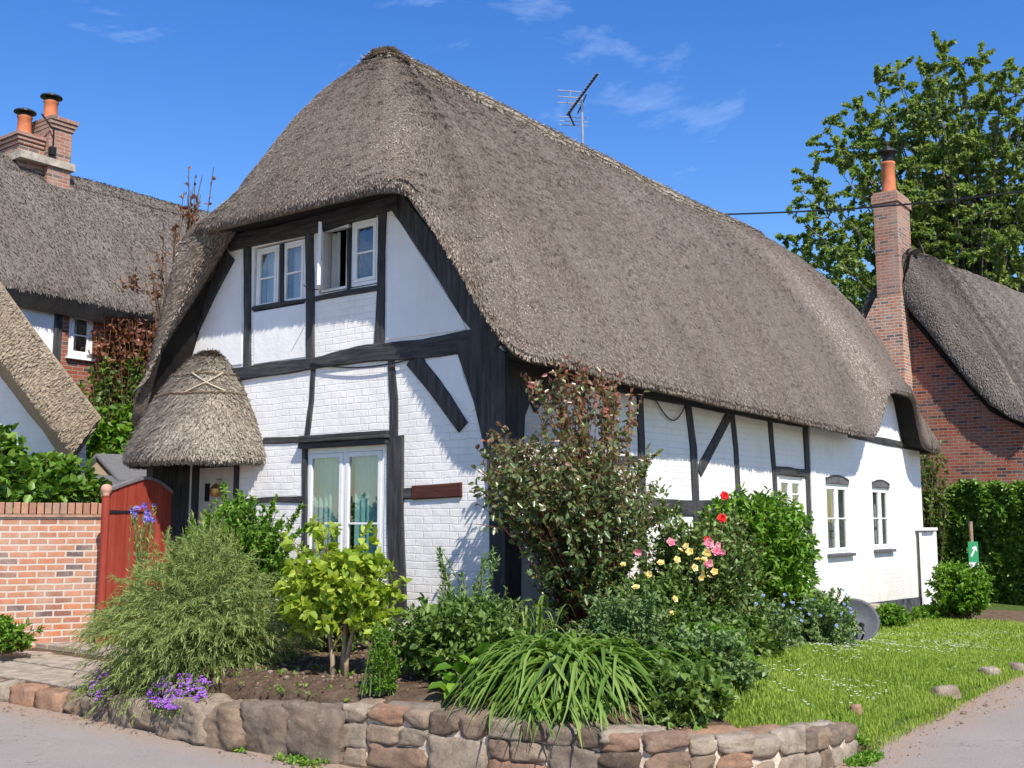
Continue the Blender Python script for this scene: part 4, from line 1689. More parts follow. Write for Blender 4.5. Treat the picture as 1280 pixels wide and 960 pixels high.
PORCH = npmesh('porch_hood', V2, Q2, R2, mat_thatch('porch_thatch', (.12, .095, .07), (.34, .285, .225), (.58, .51, .42), 1, .15), COT, True,
               np.stack([V2[:, 1] + V2[:, 0], V2[:, 2]], -1))
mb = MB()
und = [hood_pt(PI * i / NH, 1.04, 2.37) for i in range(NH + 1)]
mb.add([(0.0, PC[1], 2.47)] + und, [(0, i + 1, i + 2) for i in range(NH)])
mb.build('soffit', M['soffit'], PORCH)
mb = MB()
for zr, rr_ in ((3.40, .57), (3.15, .76)):
    pts = [Vector(hood_pt(PI * i / 40, rr_, zr)) for i in range(41)]
    mb.tube([p + Vector((-.012, 0, .018 + .006 * ((k % 2) * 2 - 1))) for k, p in enumerate(pts)], .012, 5)
mb.build('spar_band', M['spar'], PORCH)
mb = MB()
for t0, t1 in ((1.95, 2.7), (2.7, 1.95)):
    pts = []
    for i in range(12):
        q = i / 11
        zr = 3.15 + (3.40 - 3.15) * q
        pts.append(Vector(hood_pt(t0 + (t1 - t0) * q, .76 + (.57 - .76) * q, zr)) + Vector((-.025, 0, .03)))
    mb.tube(pts, .012, 5)
mb.build('spar_cross', M['spar_pale'], PORCH)

# hanging cable loops under the eaves
mb = MB()
pts = [(S(812, 492)[0] + (S(858, 520)[0] - S(812, 492)[0]) * t, -.035, 3.17 - .36 * math.sin(PI * min(1, t * 1.05)) * (.5 + .5 * t) - .02) for t in np.linspace(0, 1, 16)]
mb.tube(pts, .008, 5)
mb.build('cable', M['metal_black'], COT)
mb = MB()
a, b = G(392, 455), G(520, 449)
mb.tube([mapX(a[0] + (b[0] - a[0]) * t, a[1] + (b[1] - a[1]) * t - .07 * math.sin(PI * t), .045) for t in np.linspace(0, 1, 14)], .009, 5)
mb.build('cable', M['metal_black'], COT)

# ------------------------------------------------------------------ TV aerial
pb = onY(728, 186, YC)
AE = empty('television_aerial', (pb[0], YC, RZ), 'silver and black television aerial on a thin mast above the thatched ridge', 'aerial')
dm = float((np.array([pb[0], YC, RZ]) - CAM) @ vh)
mb = MB()
mb.tube([dep(729, 195, dm), dep(727, 122, dm)], .022, 8)
mb.build('mast', M['metal_grey'], AE)
mb = MB()
b0, b1 = dep(709, 144, dm), dep(747, 92, dm - .3)
mb.tube([b0, b1], .022, 6)
mb.tube([dep(711, 142, dm), dep(718, 157, dm)], .015, 6)
mb.tube([dep(722, 142, dm), dep(733, 118, dm)], .012, 6)
mb.build('boom', M['metal_black'], AE)
mb = MB()
for t in np.linspace(.05, 1, 15):
    c_ = b0 + (b1 - b0) * t
    ax = rt * .06 + up * .045 + vh * .10
    mb.tube([c_ - ax, c_ + ax], .006, 4)
mb.build('director', M['metal_grey'], AE)
mb = MB()
for y in (113, 120.5, 128):
    mb.tube([dep(697, y, dm), dep(726, y + 2, dm + .25)], .010, 5)
for y in (146, 151, 156):
    mb.tube([dep(699, y, dm), dep(735, y + 2, dm + .25)], .008, 5)
mb.tube([dep(713, 112, dm), dep(713, 158, dm)], .008, 5)
mb.build('reflector', M['metal_grey'], AE)

# ------------------------------------------------------------------ satellite dish lying by the wall
dp = np.array([7.15, -.55, 0.5])
dxy = dep(1068, 777, 13.5)
print('dish', dxy, h(dxy[0], dxy[1]))
SDH = empty('satellite_dish', (dxy[0], dxy[1], .12), 'grey round satellite dish leaning at the foot of the white wall', 'satellite dish')
mb = MB()
nrm_ = Vector((-.72, -.62, .42)).normalized()
ta = nrm_.orthogonal().normalized()
ta = Vector((0, 0, 1)).cross(nrm_).normalized()
tb = nrm_.cross(ta)
R0d = .28
c0 = Vector((dxy[0], dxy[1], dxy[2]))
vs_, fs_ = [], []
NRg = 10
for i in range(NRg + 1):
    r = R0d * i / NRg
    for k in range(32):
        t = 2 * PI * k / 32
        vs_.append(c0 + ta * r * 1.02 * math.cos(t) + tb * r * .95 * math.sin(t) + nrm_ * (.09 * (r / R0d) ** 2))
for i in range(NRg):
    for k in range(32):
        k2 = (k + 1) % 32
        fs_.append((i * 32 + k, i * 32 + k2, (i + 1) * 32 + k2, (i + 1) * 32 + k))
nb = len(vs_)
vs_ += [v - nrm_ * .008 for v in vs_]
fs_ += [tuple(nb + q for q in f[::-1]) for f in fs_]
for k in range(32):
    k2 = (k + 1) % 32
    o_ = NRg * 32
    fs_.append((o_ + k, o_ + k2, nb + o_ + k2, nb + o_ + k))
mb.add(vs_, fs_)
mb.build('dish', mat_simple('grey_mesh_dish', (.075, .078, .088), .55, .15, 20, .3), SDH, smooth=True, fixn=False)
mb = MB()
f0 = c0 + nrm_ * .22 - tb * .12
mb.tube([c0 - tb * R0d * .95 + nrm_ * .08, f0 - tb * .1, f0], .012, 6)
mb.tube([f0, f0 + (c0 - f0).normalized() * .06], .028, 10)
mb.build('feed_arm', M['metal_black'], SDH)
mb = MB()
mb.tube([c0 - nrm_ * .01, c0 - nrm_ * .12, Vector((c0.x + .12, c0.y + .1, .1))], .018, 8)
mb.build('bracket', M['metal_black'], SDH)
# flat tan stone behind the dish
mb = MB()
mb.cur = .55
p = onY(1090, 758, -.30)
rock(mb, (p[0], -.35, p[2]), (.5, .3, .09), .2, .1, 4, 12, 4)
tag(mb.build('stone_slab', M['stone'], smooth=True), 'flat tan stone slab resting behind the grey satellite dish', 'stone')
mb = MB()
rock(mb, (p[0] + .02, -.3, (p[2] + .05) / 2 - .05), (.4, .26, p[2] + .05), .2, .1, 9, 12, 4)
tag(mb.build('stone_block', M['stone'], smooth=True), 'rough stone block under the flat tan slab behind the dish', 'stone')

# ------------------------------------------------------------------ white gate post at the far corner
WP = empty('white_gate_post', (13.9, -.2, 0), 'white painted boarded gate post at the far end of the cottage wall', 'gate post')
mb = MB()
e0 = onY(1152, 700, -.15)
for k_ in range(3):
    x0 = e0[0] + k_ * .21
    mb.box((x0, -.17, -.15), (x0 + .2, -.12, 1.42))
mb.build('boards', M['white_paint'], WP, bevel=.008)
x1 = e0[0] + .64
mb = MB()
mb.box((x1, -.23, -.2), (x1 + .16, -.05, 1.44))
mb.build('post', M['white_paint'], WP, bevel=.01)
mb = MB()
mb.box((e0[0] - .02, -.25, 1.443), (x1 + .19, -.04, 1.50))
mb.build('capping', M['white_paint'], WP, bevel=.008)

# ------------------------------------------------------------------ left: garden wall, gate, shed
a = np.array([-2.75, 6.05])
b = np.array([-1.06, 5.12])
dW = (b - a) / np.linalg.norm(b - a)
nW = np.array([dW[1], -dW[0]])
if nW @ (CAM[:2] - a) < 0:
    nW = -nW
a = a - dW * 1.5


def slab(mb, p, q, off0, off1, z0, z1):
    pts = [p + nW * off0, q + nW * off0, q + nW * off1, p + nW * off1]
    mb.hexa([(x[0], x[1], z0) for x in pts] + [(x[0], x[1], z1) for x in pts])


GW = empty('brick_garden_wall', (a[0], a[1], .1), 'orange and grey brick garden wall with brick on edge coping beside the red gate', 'wall')
mb = MB()
slab(mb, a, b, .0, -.22, -.05, 1.68)
mb.build('wall', M['brick_orange'], GW)
mb = MB()
slab(mb, a, b, .03, -.25, 1.683, 1.715)
mb.build('tile_course', mat_simple('tile_creasing', (.36, .22, .15), .85, .3, 12), GW)
mb = MB()
random.seed(2)
Lw = np.linalg.norm(b - a)
s = 0
while s < Lw - .05:
    mb.cur = random.random()
    slab(mb, a + dW * (s + .006), a + dW * min(Lw, s + .078), .015, -.235, 1.718, 1.85 + random.uniform(-.004, .004))
    s += .083


def coping_mat():
    m = Mat('coping_brick', .88, .2)
    c = m.ramp(m.attr('rnd'), [(0, (.26, .12, .08)), (.4, (.38, .19, .12)), (.8, (.44, .24, .15)), (1, (.3, .2, .15))])
    c = m.mix(m.ramp(m.noise(m.coord(), 12, 6, .7), [(.4, 0), (.7, .5)]), c, (.2, .13, .1))
    m.col(c)
    m.bump(m.noise(m.coord(), 40, 5, .7), .5, .01)
    return m.m


mb.build('coping', coping_mat(), GW, bevel=.006)

GT = empty('red_gate', (-1.0, 5.0, .2), 'red boarded garden gate with a swept curved top, standing open', 'gate')
g0 = np.array(dep(133, 650, 12.45))[:2]
g1 = np.array(dep(212, 650, 13.35))[:2]
dG = (g1 - g0)
Lg = np.linalg.norm(dG)
dG /= Lg
nG = np.array([dG[1], -dG[0]])
if nG @ (CAM[:2] - g0) < 0:
    nG = -nG


def gtop(t):
    return 1.98 + .17 * math.sin(PI * min(1, t * 1.02) ** .9 * .62) ** 1.3 + .0 if t < .55 else 1.98 + .17 * math.sin(PI * min(1, .55 * 1.02) ** .9 * .62) ** 1.3 - .16 * ((t - .55) / .45) ** 1.8


def gmap(a_, b_, c_):
    q = g0 + dG * a_ + nG * c_
    return (q[0], q[1], b_)


mb = MB()
nb_ = 7
for i in range(nb_):
    t0, t1 = i / nb_ + .004, (i + 1) / nb_ - .004
    tt = np.linspace(t0, t1, 5)
    poly = [(t0 * Lg, .25), (t1 * Lg, .25)] + [(t * Lg, gtop(t)) for t in tt[::-1]]
    mb.prism(poly, gmap, .02 + .001 * (i % 2), -.02)
mb.build('boards', M['gate_red'], GT, bevel=.004)
mb = MB()
for i in range(24):
    t0, t1 = i / 24, (i + 1) / 24
    mb.prism([(t0 * Lg, gtop(t0)), (t1 * Lg, gtop(t1)), (t1 * Lg, gtop(t1) + .035), (t0 * Lg, gtop(t0) + .035)], gmap, .04, -.04)
mb.build('top_rail', M['gate_edge'], GT)
mb = MB()
hq_ = [(Lg * (1 - .01) + .05 * math.cos(t), 1.99 + .05 + .05 * math.sin(t)) for t in np.linspace(-1.5, 3.2, 12)]
mb.tube([gmap(x, z, 0) for x, z in hq_], .010, 6)
mb.build('latch_scroll', M['metal_black'], GT)
for zz in (.55, 1.72):
    mb = MB()
    mb.prism([(.02, zz), (Lg * .62, zz + .012), (Lg * .62, zz + .03), (.02, zz + .045)], gmap, .03, .0225)
    mb.build('hinge', M['metal_black'], GT, bevel=.003)
mb = MB()
pq = g0 - dG * .02
mb.lathe((pq[0], pq[1], 0.2), [(.045, 0), (.045, 1.70), (.05, 1.72)], 14)
mb.build('stile', M['gate_red'], GT)
mb = MB()
mb.lathe((pq[0], pq[1], 1.922), [(.05, 0), (.035, .02), (.06, .05), (.065, .085), (.05, .12), (.02, .135), (0, .136)], 16)
mb.build('finial', M['post_pink'], GT, smooth=True)

# shed behind
SH = empty('garden_shed', dep(150, 640, 17), 'green boarded garden shed with a grey felt roof behind the brick wall', 'shed')
sp = [dep(px, py, 16.0) for px, py in ((60, 720), (133, 720))]
mb = MB()
dS = 16.0


def P3(px, py, d):
    return np.array(dep(px, py, d))


zg = 0.3
l0, l1 = P3(48, 650, 16.0), P3(134, 650, 16.0)
apx = P3(100, 590, 16.0)


def ap(p, q, k, z):
    r = p * (1 - k) + q * k
    return np.array([r[0], r[1], z])


zE, zA = P3(134, 630, 16)[2], P3(92, 594, 16)[2]
back = vh * 0.2 + rt * 2.2
mid = (l0 + l1) / 2


def shedbox(mb, l0, l1, zE, zA, depth, n=8):
    m_ = (l0 + l1) / 2
    ly = np.linspace(zg, zE, n + 1)
    for i in range(n):
        z0, z1 = ly[i], ly[i + 1]
        o0 = -vh * .015
        q = [np.array([l0[0], l0[1], z0]) + o0, np.array([l1[0], l1[1], z0]) + o0, np.array([l1[0], l1[1], z0]) + depth, np.array([l0[0], l0[1], z0]) + depth,
             np.array([l0[0], l0[1], z1]), np.array([l1[0], l1[1], z1]), np.array([l1[0], l1[1], z1]) + depth, np.array([l0[0], l0[1], z1]) + depth]
        mb.hexa(q)
    q = [np.array([l0[0], l0[1], zE]), np.array([l1[0], l1[1], zE]), np.array([m_[0], m_[1], zA])]
    q2 = [p + depth for p in q]
    mb.add(q + q2, [(0, 1, 2), (5, 4, 3), (0, 3, 4, 1), (1, 4, 5, 2), (2, 5, 3, 0)])


shedbox(mb, l0, l1, zE, zA, vh * 1.6)
mb.build('body', M['shed_green'], SH)
mb = MB()


def shedroof(mb, l0, l1, zE, zA, depth, ov=.08, th=.05):
    m_ = (l0 + l1) / 2
    d = (l1 - l0) / np.linalg.norm(l1 - l0)
    dd = depth / np.linalg.norm(depth)
    for s_, e_ in ((-1, l0), (1, l1)):
        a_ = np.array([m_[0], m_[1], zA]) - dd * ov
        sl = (np.array([e_[0], e_[1], zE]) - np.array([m_[0], m_[1], zA]))
        b_ = a_ + sl * 1.12
        u_ = np.array([0, 0, th])
        q = [a_, b_, b_ + depth + dd * ov * 2, a_ + depth + dd * ov * 2]
        mb.hexa(q + [p + u_ for p in q])


shedroof(mb, l0, l1, zE, zA, vh * 1.6)
mb.build('roof', M['felt'], SH)
SH2 = empty('summer_shed', dep(150, 640, 18), 'small tan gabled shed with grey felt roof just behind the green shed', 'shed')
l0, l1 = P3(97, 640, 17.5), P3(152, 640, 17.5)
zE, zA = P3(150, 600, 17.5)[2], P3(118, 571, 17.5)[2]
mb = MB()
dpv = rt * 1.25 + vh * .75
shedbox(mb, l0, l1, zE, zA, dpv)
mb.build('body', M['shed_tan'], SH2)
mb = MB()
shedroof(mb, l0, l1, zE, zA, dpv, .1)
mb.build('roof', M['felt'], SH2)

# ------------------------------------------------------------------ near left cottage
NC = empty('white_cottage', dep(-60, 700, 17), 'white brick cottage gable with a golden thatch verge, at the left edge behind the wall', 'house')
gv = [(-220, 60), (-10, 372), (99, 545), (99, 700), (-420, 700)]


def nmap_pts(lst, d=16.5):
    return [dep(px, py, d) for px, py in lst]


mb = MB()
pt = nmap_pts([(-150, 190), (98, 540), (98, 740), (-420, 740), (-420, 540)])
n = len(pt)
mb.add(pt + [p + vh * .3 for p in pt], [tuple(range(n)), tuple(range(2 * n - 1, n - 1, -1))] + [(i, n + i, n + (i + 1) % n, (i + 1) % n) for i in range(n)])
mb.build('wall', M['white_brick'], NC)
# verge: outer arris top line, inner lower line, wrapping back along the slope
mb = MB()
o_t = [dep(-150, 148, 15.95), dep(0, 343, 15.95), dep(70, 442, 15.95), dep(119, 515, 15.95)]
vtop = []
N8 = 40
secs = []
for i in range(N8 + 1):
    t = i / N8
    px, py = -150 + 276 * t, 128 + (525 - 128) * t + 12 * math.sin(PI * t)
    A = dep(px, py, 16.35)
    B_ = dep(px - 6, py + 12, 15.95)
    C_ = dep(px - 30, py + 36, 15.9)
    D_ = dep(px - 34, py + 44, 16.0)
    E2 = dep(px - 40, py + 58, 16.48)
    sec = [A + (vh - rt * .9) * 6, A + (vh - rt * .9) * .6, A, B_, (B_ + C_) / 2 - vh * .03, C_, D_, E2]
    j_ = [np.array([noise.noise(Vector(p * 2.5)), noise.noise(Vector(p * 2.5 + np.array([9, 0, 0]))), noise.noise(Vector(p * 2.5 + np.array([0, 9, 0])))]) * .025 for p in sec]
    secs.append([p + q for p, q in zip(sec, j_)])
vs_ = [p for s_ in secs for p in s_]
k8 = len(secs[0])
fs_ = [(i * k8 + j, (i + 1) * k8 + j, (i + 1) * k8 + j + 1, i * k8 + j + 1) for i in range(N8) for j in range(k8 - 1)]
fs_.append(tuple(N8 * k8 + j for j in range(k8)))
mb.add(vs_, fs_)
nroof = mb.build('roof', M['thatch_gold'], NC, smooth=True, fixn=False)
mb = MB()
p0, p1 = dep(-40, 338 - 0, 16.42), dep(98, 545, 16.42)
q0, q1 = dep(-56, 350, 16.42), dep(84, 560, 16.42)
mb.add([p0, p1, q1, q0, p0 + vh * .07, p1 + vh * .07, q1 + vh * .07, q0 + vh * .07], [(0, 1, 2, 3), (7, 6, 5, 4), (0, 4, 5, 1), (1, 5, 6, 2), (2, 6, 7, 3), (3, 7, 4, 0)])
mb.build('barge_board', M['timber'], NC)

#VERGE
# ------------------------------------------------------------------ generic thatched slope (ruled, lumpy)


def thatch_slope(name, mat, parent, lo, hi, n=50, m=24, bul=.25, thick=.35, nst=14000, nrmv=None, ends=0.0):
    """lo, hi: polylines (eave, ridge) of equal length -> outer slope with a thick eave"""
    lo = np.array(lo, float)
    hi = np.array(hi, float)
    tt = np.linspace(0, len(lo) - 1, n)
    L0 = np.stack([np.interp(tt, range(len(lo)), lo[:, k]) for k in range(3)], 1)
    H0 = np.stack([np.interp(tt, range(len(hi)), hi[:, k]) for k in range(3)], 1)
    s_ = np.linspace(0, 1, m)[None, :, None]
    B = L0[:, None] * (1 - s_) + H0[:, None] * s_
    N = np.cross(np.gradient(B, axis=0), np.gradient(B, axis=1))
    N = N / np.maximum(np.linalg.norm(N, axis=2, keepdims=True), 1e-9)
    N = N * np.sign(N[..., 2:3])
    pr = np.sin(PI * s_) ** .6 * (1 - .3 * s_)
    B = B + N * bul * pr
    for i in range(n):
        for j in range(m):
            p = B[i, j]
            B[i, j] = p + N[i, j] * (.05 * noise.noise(Vector(p * .8)) + .02 * noise.noise(Vector(p * 3)))
    und = L0 - N[:, 0] * thick
    full = np.concatenate([und[:, None], B], 1)
    k_ = m + 1
    ix = np.arange(n * k_).reshape(n, k_)
    Q = np.stack([ix[:-1, :-1], ix[1:, :-1], ix[1:, 1:], ix[:-1, 1:]], -1).reshape(-1, 4)
    V = full.reshape(-1, 3)
    ex_v, ex_q = [], []
    for c_i in (0, n - 1):
        a_v = B[c_i]
        b_v = B[c_i] - N[c_i] * thick
        o_ = len(V) + len(ex_v) * 2 * m
        ex_v.append(np.concatenate([a_v, b_v]))
        ex_q.append(np.array([(o_ + q_, o_ + q_ + 1, o_ + m + q_ + 1, o_ + m + q_) for q_ in range(m - 1)]))
    ul = np.concatenate([[0], np.cumsum(np.linalg.norm(np.diff(L0, axis=0), axis=1))])
    tl = np.concatenate([np.zeros((n, 1)), np.cumsum(np.linalg.norm(np.diff(full, axis=1), axis=2), 1)], 1)
    UV = np.stack([np.repeat(ul[:, None], k_, 1), tl], -1).reshape(-1, 2)
    V = np.concatenate([V] + ex_v)
    Q = np.concatenate([Q] + ex_q)
    UV = np.concatenate([UV] + [np.stack([e_[:, 0] + e_[:, 1], e_[:, 2]], -1) for e_ in ex_v])
    gi, gj = rng.integers(0, n - 1, nst), rng.integers(0, m - 1, nst)
    P = B[gi, gj] + (B[gi + 1, gj] - B[gi, gj]) * rng.random((nst, 1)) + (B[gi, gj + 1] - B[gi, gj]) * rng.random((nst, 1))
    Dn = nrmz(B[gi, gj] - B[gi, gj + 1])
    Nn = N[gi, gj]
    Dd = nrmz(Dn + rng.normal(0, .2, (nst, 3)) + Nn * .25)
    Sd = nrmz(np.cross(Dd, Nn))
    Ls = .03 + .05 * rng.random((nst, 1))
    sv = np.stack([P - Sd * .008, P + Sd * .008, P + Dd * Ls + Sd * .006, P + Dd * Ls - Sd * .006], 1).reshape(-1, 3)
    return npmesh(name, np.concatenate([V, sv]), np.concatenate([Q, np.arange(nst * 4).reshape(-1, 4) + len(V)]),
                  np.concatenate([np.full(len(V), .5), np.repeat(rng.random(nst), 4)]), mat, parent, True,
                  np.concatenate([UV, np.repeat(P[:, :2] * 3, 4, 0)]))


v_lo, v_hi = [], []
for i in range(13):
    t = i / 12
    px, py = -150 + 276 * t, 128 + (525 - 128) * t + 12 * math.sin(PI * t)
    v_lo.append(dep(px - 33, py + 41, 15.84))
    v_hi.append(dep(px + 1, py - 3, 16.05))
thatch_slope('verge', M['thatch_gold'], nroof, v_lo, v_hi, 80, 12, .05, .1, 14000)

# ------------------------------------------------------------------ brick house back left
YE = 11.6
YR = 14.2
BH = empty('brick_thatched_house', (3, 14, 0), 'red brick house with long grey brown thatched roof behind the garden at the left', 'house')
zE_ = onY(140, 383, YE)[2]
zR_ = onY(120, 232, YR)[2]
xs0, xs1 = -4.0, 8.0
lo = [(x, YE + .05 * math.sin(x), zE_ + .04 * math.sin(x * 1.3)) for x in np.linspace(xs0, xs1, 14)]
hi = [(x, YR, zR_ + .03 * math.sin(x * .9)) for x in np.linspace(xs0, xs1, 14)]
br_roof = thatch_slope('roof', M['thatch_far'], BH, lo, hi, 110, 34, .32, .4, 40000)
thatch_slope('roof', M['thatch_far'], BH, [(x, 2 * YR - YE, zE_) for x in np.linspace(xs0, xs1, 6)], [(x, YR, zR_) for x in np.linspace(xs0, xs1, 6)], 20, 8, .2, .4, 10)
thatch_slope('ridge_cap', M['thatch_far'], br_roof, [(x, YR - .42, zR_ - .28) for x in np.linspace(xs0, xs1, 20)], [(x, YR + .02, zR_ + .10) for x in np.linspace(xs0, xs1, 20)], 80, 6, .07, .1, 6000)
mb = MB()
wy = YE + .45
bw = onY(102, 418, wy)
wx0, wx1 = onY(86, 418, wy)[0], onY(117, 418, wy)[0]
wz0, wz1 = onY(100, 447, wy)[2], onY(100, 391, wy)[2]
xb = onY(74, 400, wy)[0]
wall_with_holes(mb, [(xb, -.1), (xs1 - .4, -.1), (xs1 - .4, zE_ + .25), (xb, zE_ + .25)], [(wx0, wx1, wz0, wz1)], lambda a_, b_, c_: (a_, wy - c_, b_), 0, .25)
mb.build('wall', M['brick_red'], BH)
mb = MB()
mb.box((xs0, wy + .002, -.1), (xb - .002, wy + .25, zE_ + .25))
mb.build('wall', M['white_soft'], BH)
mb = MB()
mb.box((xb - .1, wy - .03, -.1), (xb + .05, wy - .001, zE_ + .2))
mb.build('timber_post', M['timber'], BH)
mb = MB()
mb.box((xs0, wy - .1, zE_ + .02), (xs1 - .5, wy - .003, zE_ + .2))
mb.box((wx0 - .25, YE + .25, zE_ - .12), (xs1 - .5, wy - .002, zE_ + .0))
mb.build('wall_plate', M['soffit'], BH)
window(lambda a_, b_, c_: (a_, wy - c_, b_), wx0, wx1, wz0, wz1, 1, 1, -.03, .06, BH, None, (M['curtain_w'], [(wx0 + .05, wx1 - .25)]), True, .06, barpos=(.5,))
# chimney on its ridge
CH = MB()
c1 = onY(28, 205, YR)
cL, cR_ = onY(9, 190, YR)[0], onY(76, 190, YR)[0]
ctop1, ctop2 = onY(45, 176, YR)[2], onY(60, 162, YR)[2]
cm_ = (cL + cR_) / 2
CH.box((cL + .05, YR - .35, zR_ - .5), (cm_ + .02, YR + .45, ctop1 - .28))
CH.box((cm_ + .022, YR - .5, zR_ - .5), (cR_ - .05, YR + .3, ctop2 - .12))
for k_ in range(3):
    e_ = .03 + .03 * k_
    CH.box((cL + .05 - e_, YR - .35 - e_, ctop1 - .277 + k_ * .08), (cm_ + .0, YR + .45 + e_, ctop1 - .2 + k_ * .08))
    CH.box((cm_ + .023 - e_ * .3, YR - .5 - e_, ctop2 - .117 + k_ * .08), (cR_ - .05 + e_, YR + .3 + e_, ctop2 - .04 + k_ * .08))
ch = CH.build('chimney', M['brick_chim'], BH, bevel=.01)
mb = MB()
mb.box((cL - .02, YR - .56, zR_ - .02), (cR_ + .02, YR + .5, zR_ + .13))
mb.build('flaunching', M['lead'], ch)
for (px, zt, yy) in ((32, ctop1 + .02, YR + .05), (59, ctop2 + .14, YR - .1)):
    pc = onY(px, 160, YR)
    mb = MB()
    mb.lathe((pc[0], yy, zt - .06), [(.165, 0), (.17, .04), (.14, .1), (.135, .44), (.155, .47), (.14, .5)], 20)
    pot = mb.build('chimney_pot', M['terracotta'], ch, smooth=True)
    mb = MB()
    mb.lathe((pc[0], yy, zt + .44), [(.10, 0), (.10, .05), (.22, .07), (.21, .10), (.10, .15), (0, .16)], 20)
    mb.build('cowl', M['metal_black'], ch)
mb = MB()
mb.box((cL + .58, YR - .60, ctop1 - .40), (cL + .70, YR - .50, ctop1 - .24))
mb.tube([(cL + .65, YR - .55, ctop1 - .2), (cL + .62, YR - .6, ctop1 + .1), (cL + .4, YR - .5, ctop1 + .4)], .02, 5)
mb.build('flood_lamp', M['metal_black'], ch)

# ------------------------------------------------------------------ brick house right
GX = 18.0
RH = empty('brick_cottage', (22, 2, 0), 'red brick cottage with thatched roof and tall chimney behind the hedge on the right', 'house')


def gx(px, py, x=GX):
    p = onX(px, py, x)
    return (p[1], p[2])


apY, apZ = gx(1117, 338)
mb = MB()
halfw = 4.1
ez = 3.9
gr1, gr2, gr3 = gx(1124, 368), gx(1190, 448), gx(1292, 534)
poly = [(gr3[0], -.5), (apY + halfw, -.5), (apY + halfw, ez), (apY, apZ - .5), gr1, gr2, gr3]
mb.prism(poly, lambda a_, b_, c_: (GX - c_, a_, b_), 0, -.3)
mb.build('gable_wall', M['brick_red'], RH)
mb = MB()
mb.box((GX + .303, gr3[0] + .02, -.5), (GX + 9, gr3[0] + .3, ez - .2))
mb.build('side_wall', M['brick_red'], RH)
# thatch right slope with thick verge: eave side towards the lane
v_hi = gx(1130, 316, GX - .1)
vz = onX(1285, 527, GX - .35)
ve = np.array([GX - .35, vz[1] - .35, vz[2] - .25])
rid0 = np.array(onX(1136, 310, GX - .3))
dR = np.array([.989, -.146, -.005])
edge_px = [(1124, 370), (1140, 388), (1160, 412), (1190, 449), (1215, 480), (1240, 505), (1265, 521), (1290, 530)]
lo = [np.array(onX(px, py, GX - .3)) for px, py in edge_px]
lo += [lo[-1] + dR * d_ + np.array([0, -.1, 0]) for d_ in (.4, 1.5, 4, 9)]
hi = [rid0 + dR * d_ for d_ in (0, .05, .12, .25, .4, .6, .9, 1.3, 1.8, 3.0, 5.0, 9.0)]
rr_ = thatch_slope('roof', M['thatch_far'], RH, lo, hi, 200, 40, .16, .16, 60000)
lf = [np.array(onX(px, py, GX - .3)) for px, py in ((1120, 372), (1096, 372), (1078, 392), (1050, 430), (1010, 480))]
lf += [lf[-1] + dR * 4, lf[-1] + dR * 9]
hf = [rid0 + dR * d_ for d_ in (0, .05, .2, .5, 1.0, 4, 9)]
thatch_slope('roof', M['thatch_far'], RH, lf, hf, 90, 20, .16, .3, 9000)
# dark barge under the verge
mb = MB()
beam(mb, [gx(1124, 378), gx(1150, 408), gx(1190, 457), gx(1240, 512), gx(1290, 538)], [.08, .1, .1, .1, .1], lambda a_, b_, c_: (GX - c_, a_, b_), .06, -.05)
mb.build('barge_board', M['soffit'], RH)
# chimney stack
c0_, c1_ = gx(1121, 250, GX - .55)[0], gx(1091, 250, GX - .55)[0]
zt = gx(1105, 240, GX - .5)[1]
mb = MB()
wd = c1_ - c0_
mb.box((GX - .55, c0_, 6.9), (GX + .45, c1_, zt - .3))
# corbelled cap and tumbled shoulder
mb.box((GX - .59, c0_ - .04, zt - .297), (GX + .49, c1_ + .04, zt - .08))
mb.box((GX - .55, c0_, zt - .077), (GX + .45, c1_, zt + .0))
chm = mb.build('chimney', M['brick_chim'], RH, bevel=.012)
mb = MB()
mb.prism([(c0_ - .007, 4.6), (c1_ + .55, 4.6), (c1_ + .45, 6.2), (c1_ + .02, 7.0), (c0_ - .007, 7.0)], lambda a_, b_, c_: (GX - c_, a_, b_), .59, .003)
mb.build('chimney_shoulder', M['brick_orange'], RH)
mb = MB()
pcx = (c0_ + c1_) / 2
ztp = onX(1113, 203, GX - .18)[2]
ztb = zt + .0
mb.lathe((GX - .18, pcx, ztb), [(.20, 0), (.19, .05), (.165, .2), (.155, ztp - ztb - .08), (.175, ztp - ztb - .05), (.175, ztp - ztb)], 20)
pot = mb.build('chimney_pot', M['terracotta'], chm, smooth=True)
mb = MB()
mb.lathe((GX - .18, pcx, ztp), [(.12, 0), (.13, .08), (.13, .16), (.16, .2), (.25, .25), (.24, .30), (.12, .33), (.07, .42), (0, .43)], 20)
mb.build('cowl', M['metal_black'], chm)

# ------------------------------------------------------------------ overhead cable
mb = MB()
A = np.array(dep(905, 268, 22.0))
B = np.array(dep(1330, 233, 19.0))
pts = [A + (B - A) * t + np.array([0, 0, -.10 * math.sin(PI * t)]) for t in np.linspace(0, 1, 20)]
mb.tube(pts, .018, 5)
tag(mb.build('overhead_cable', M['metal_black']), 'black overhead cable crossing in front of the right hand chimney', 'cable')

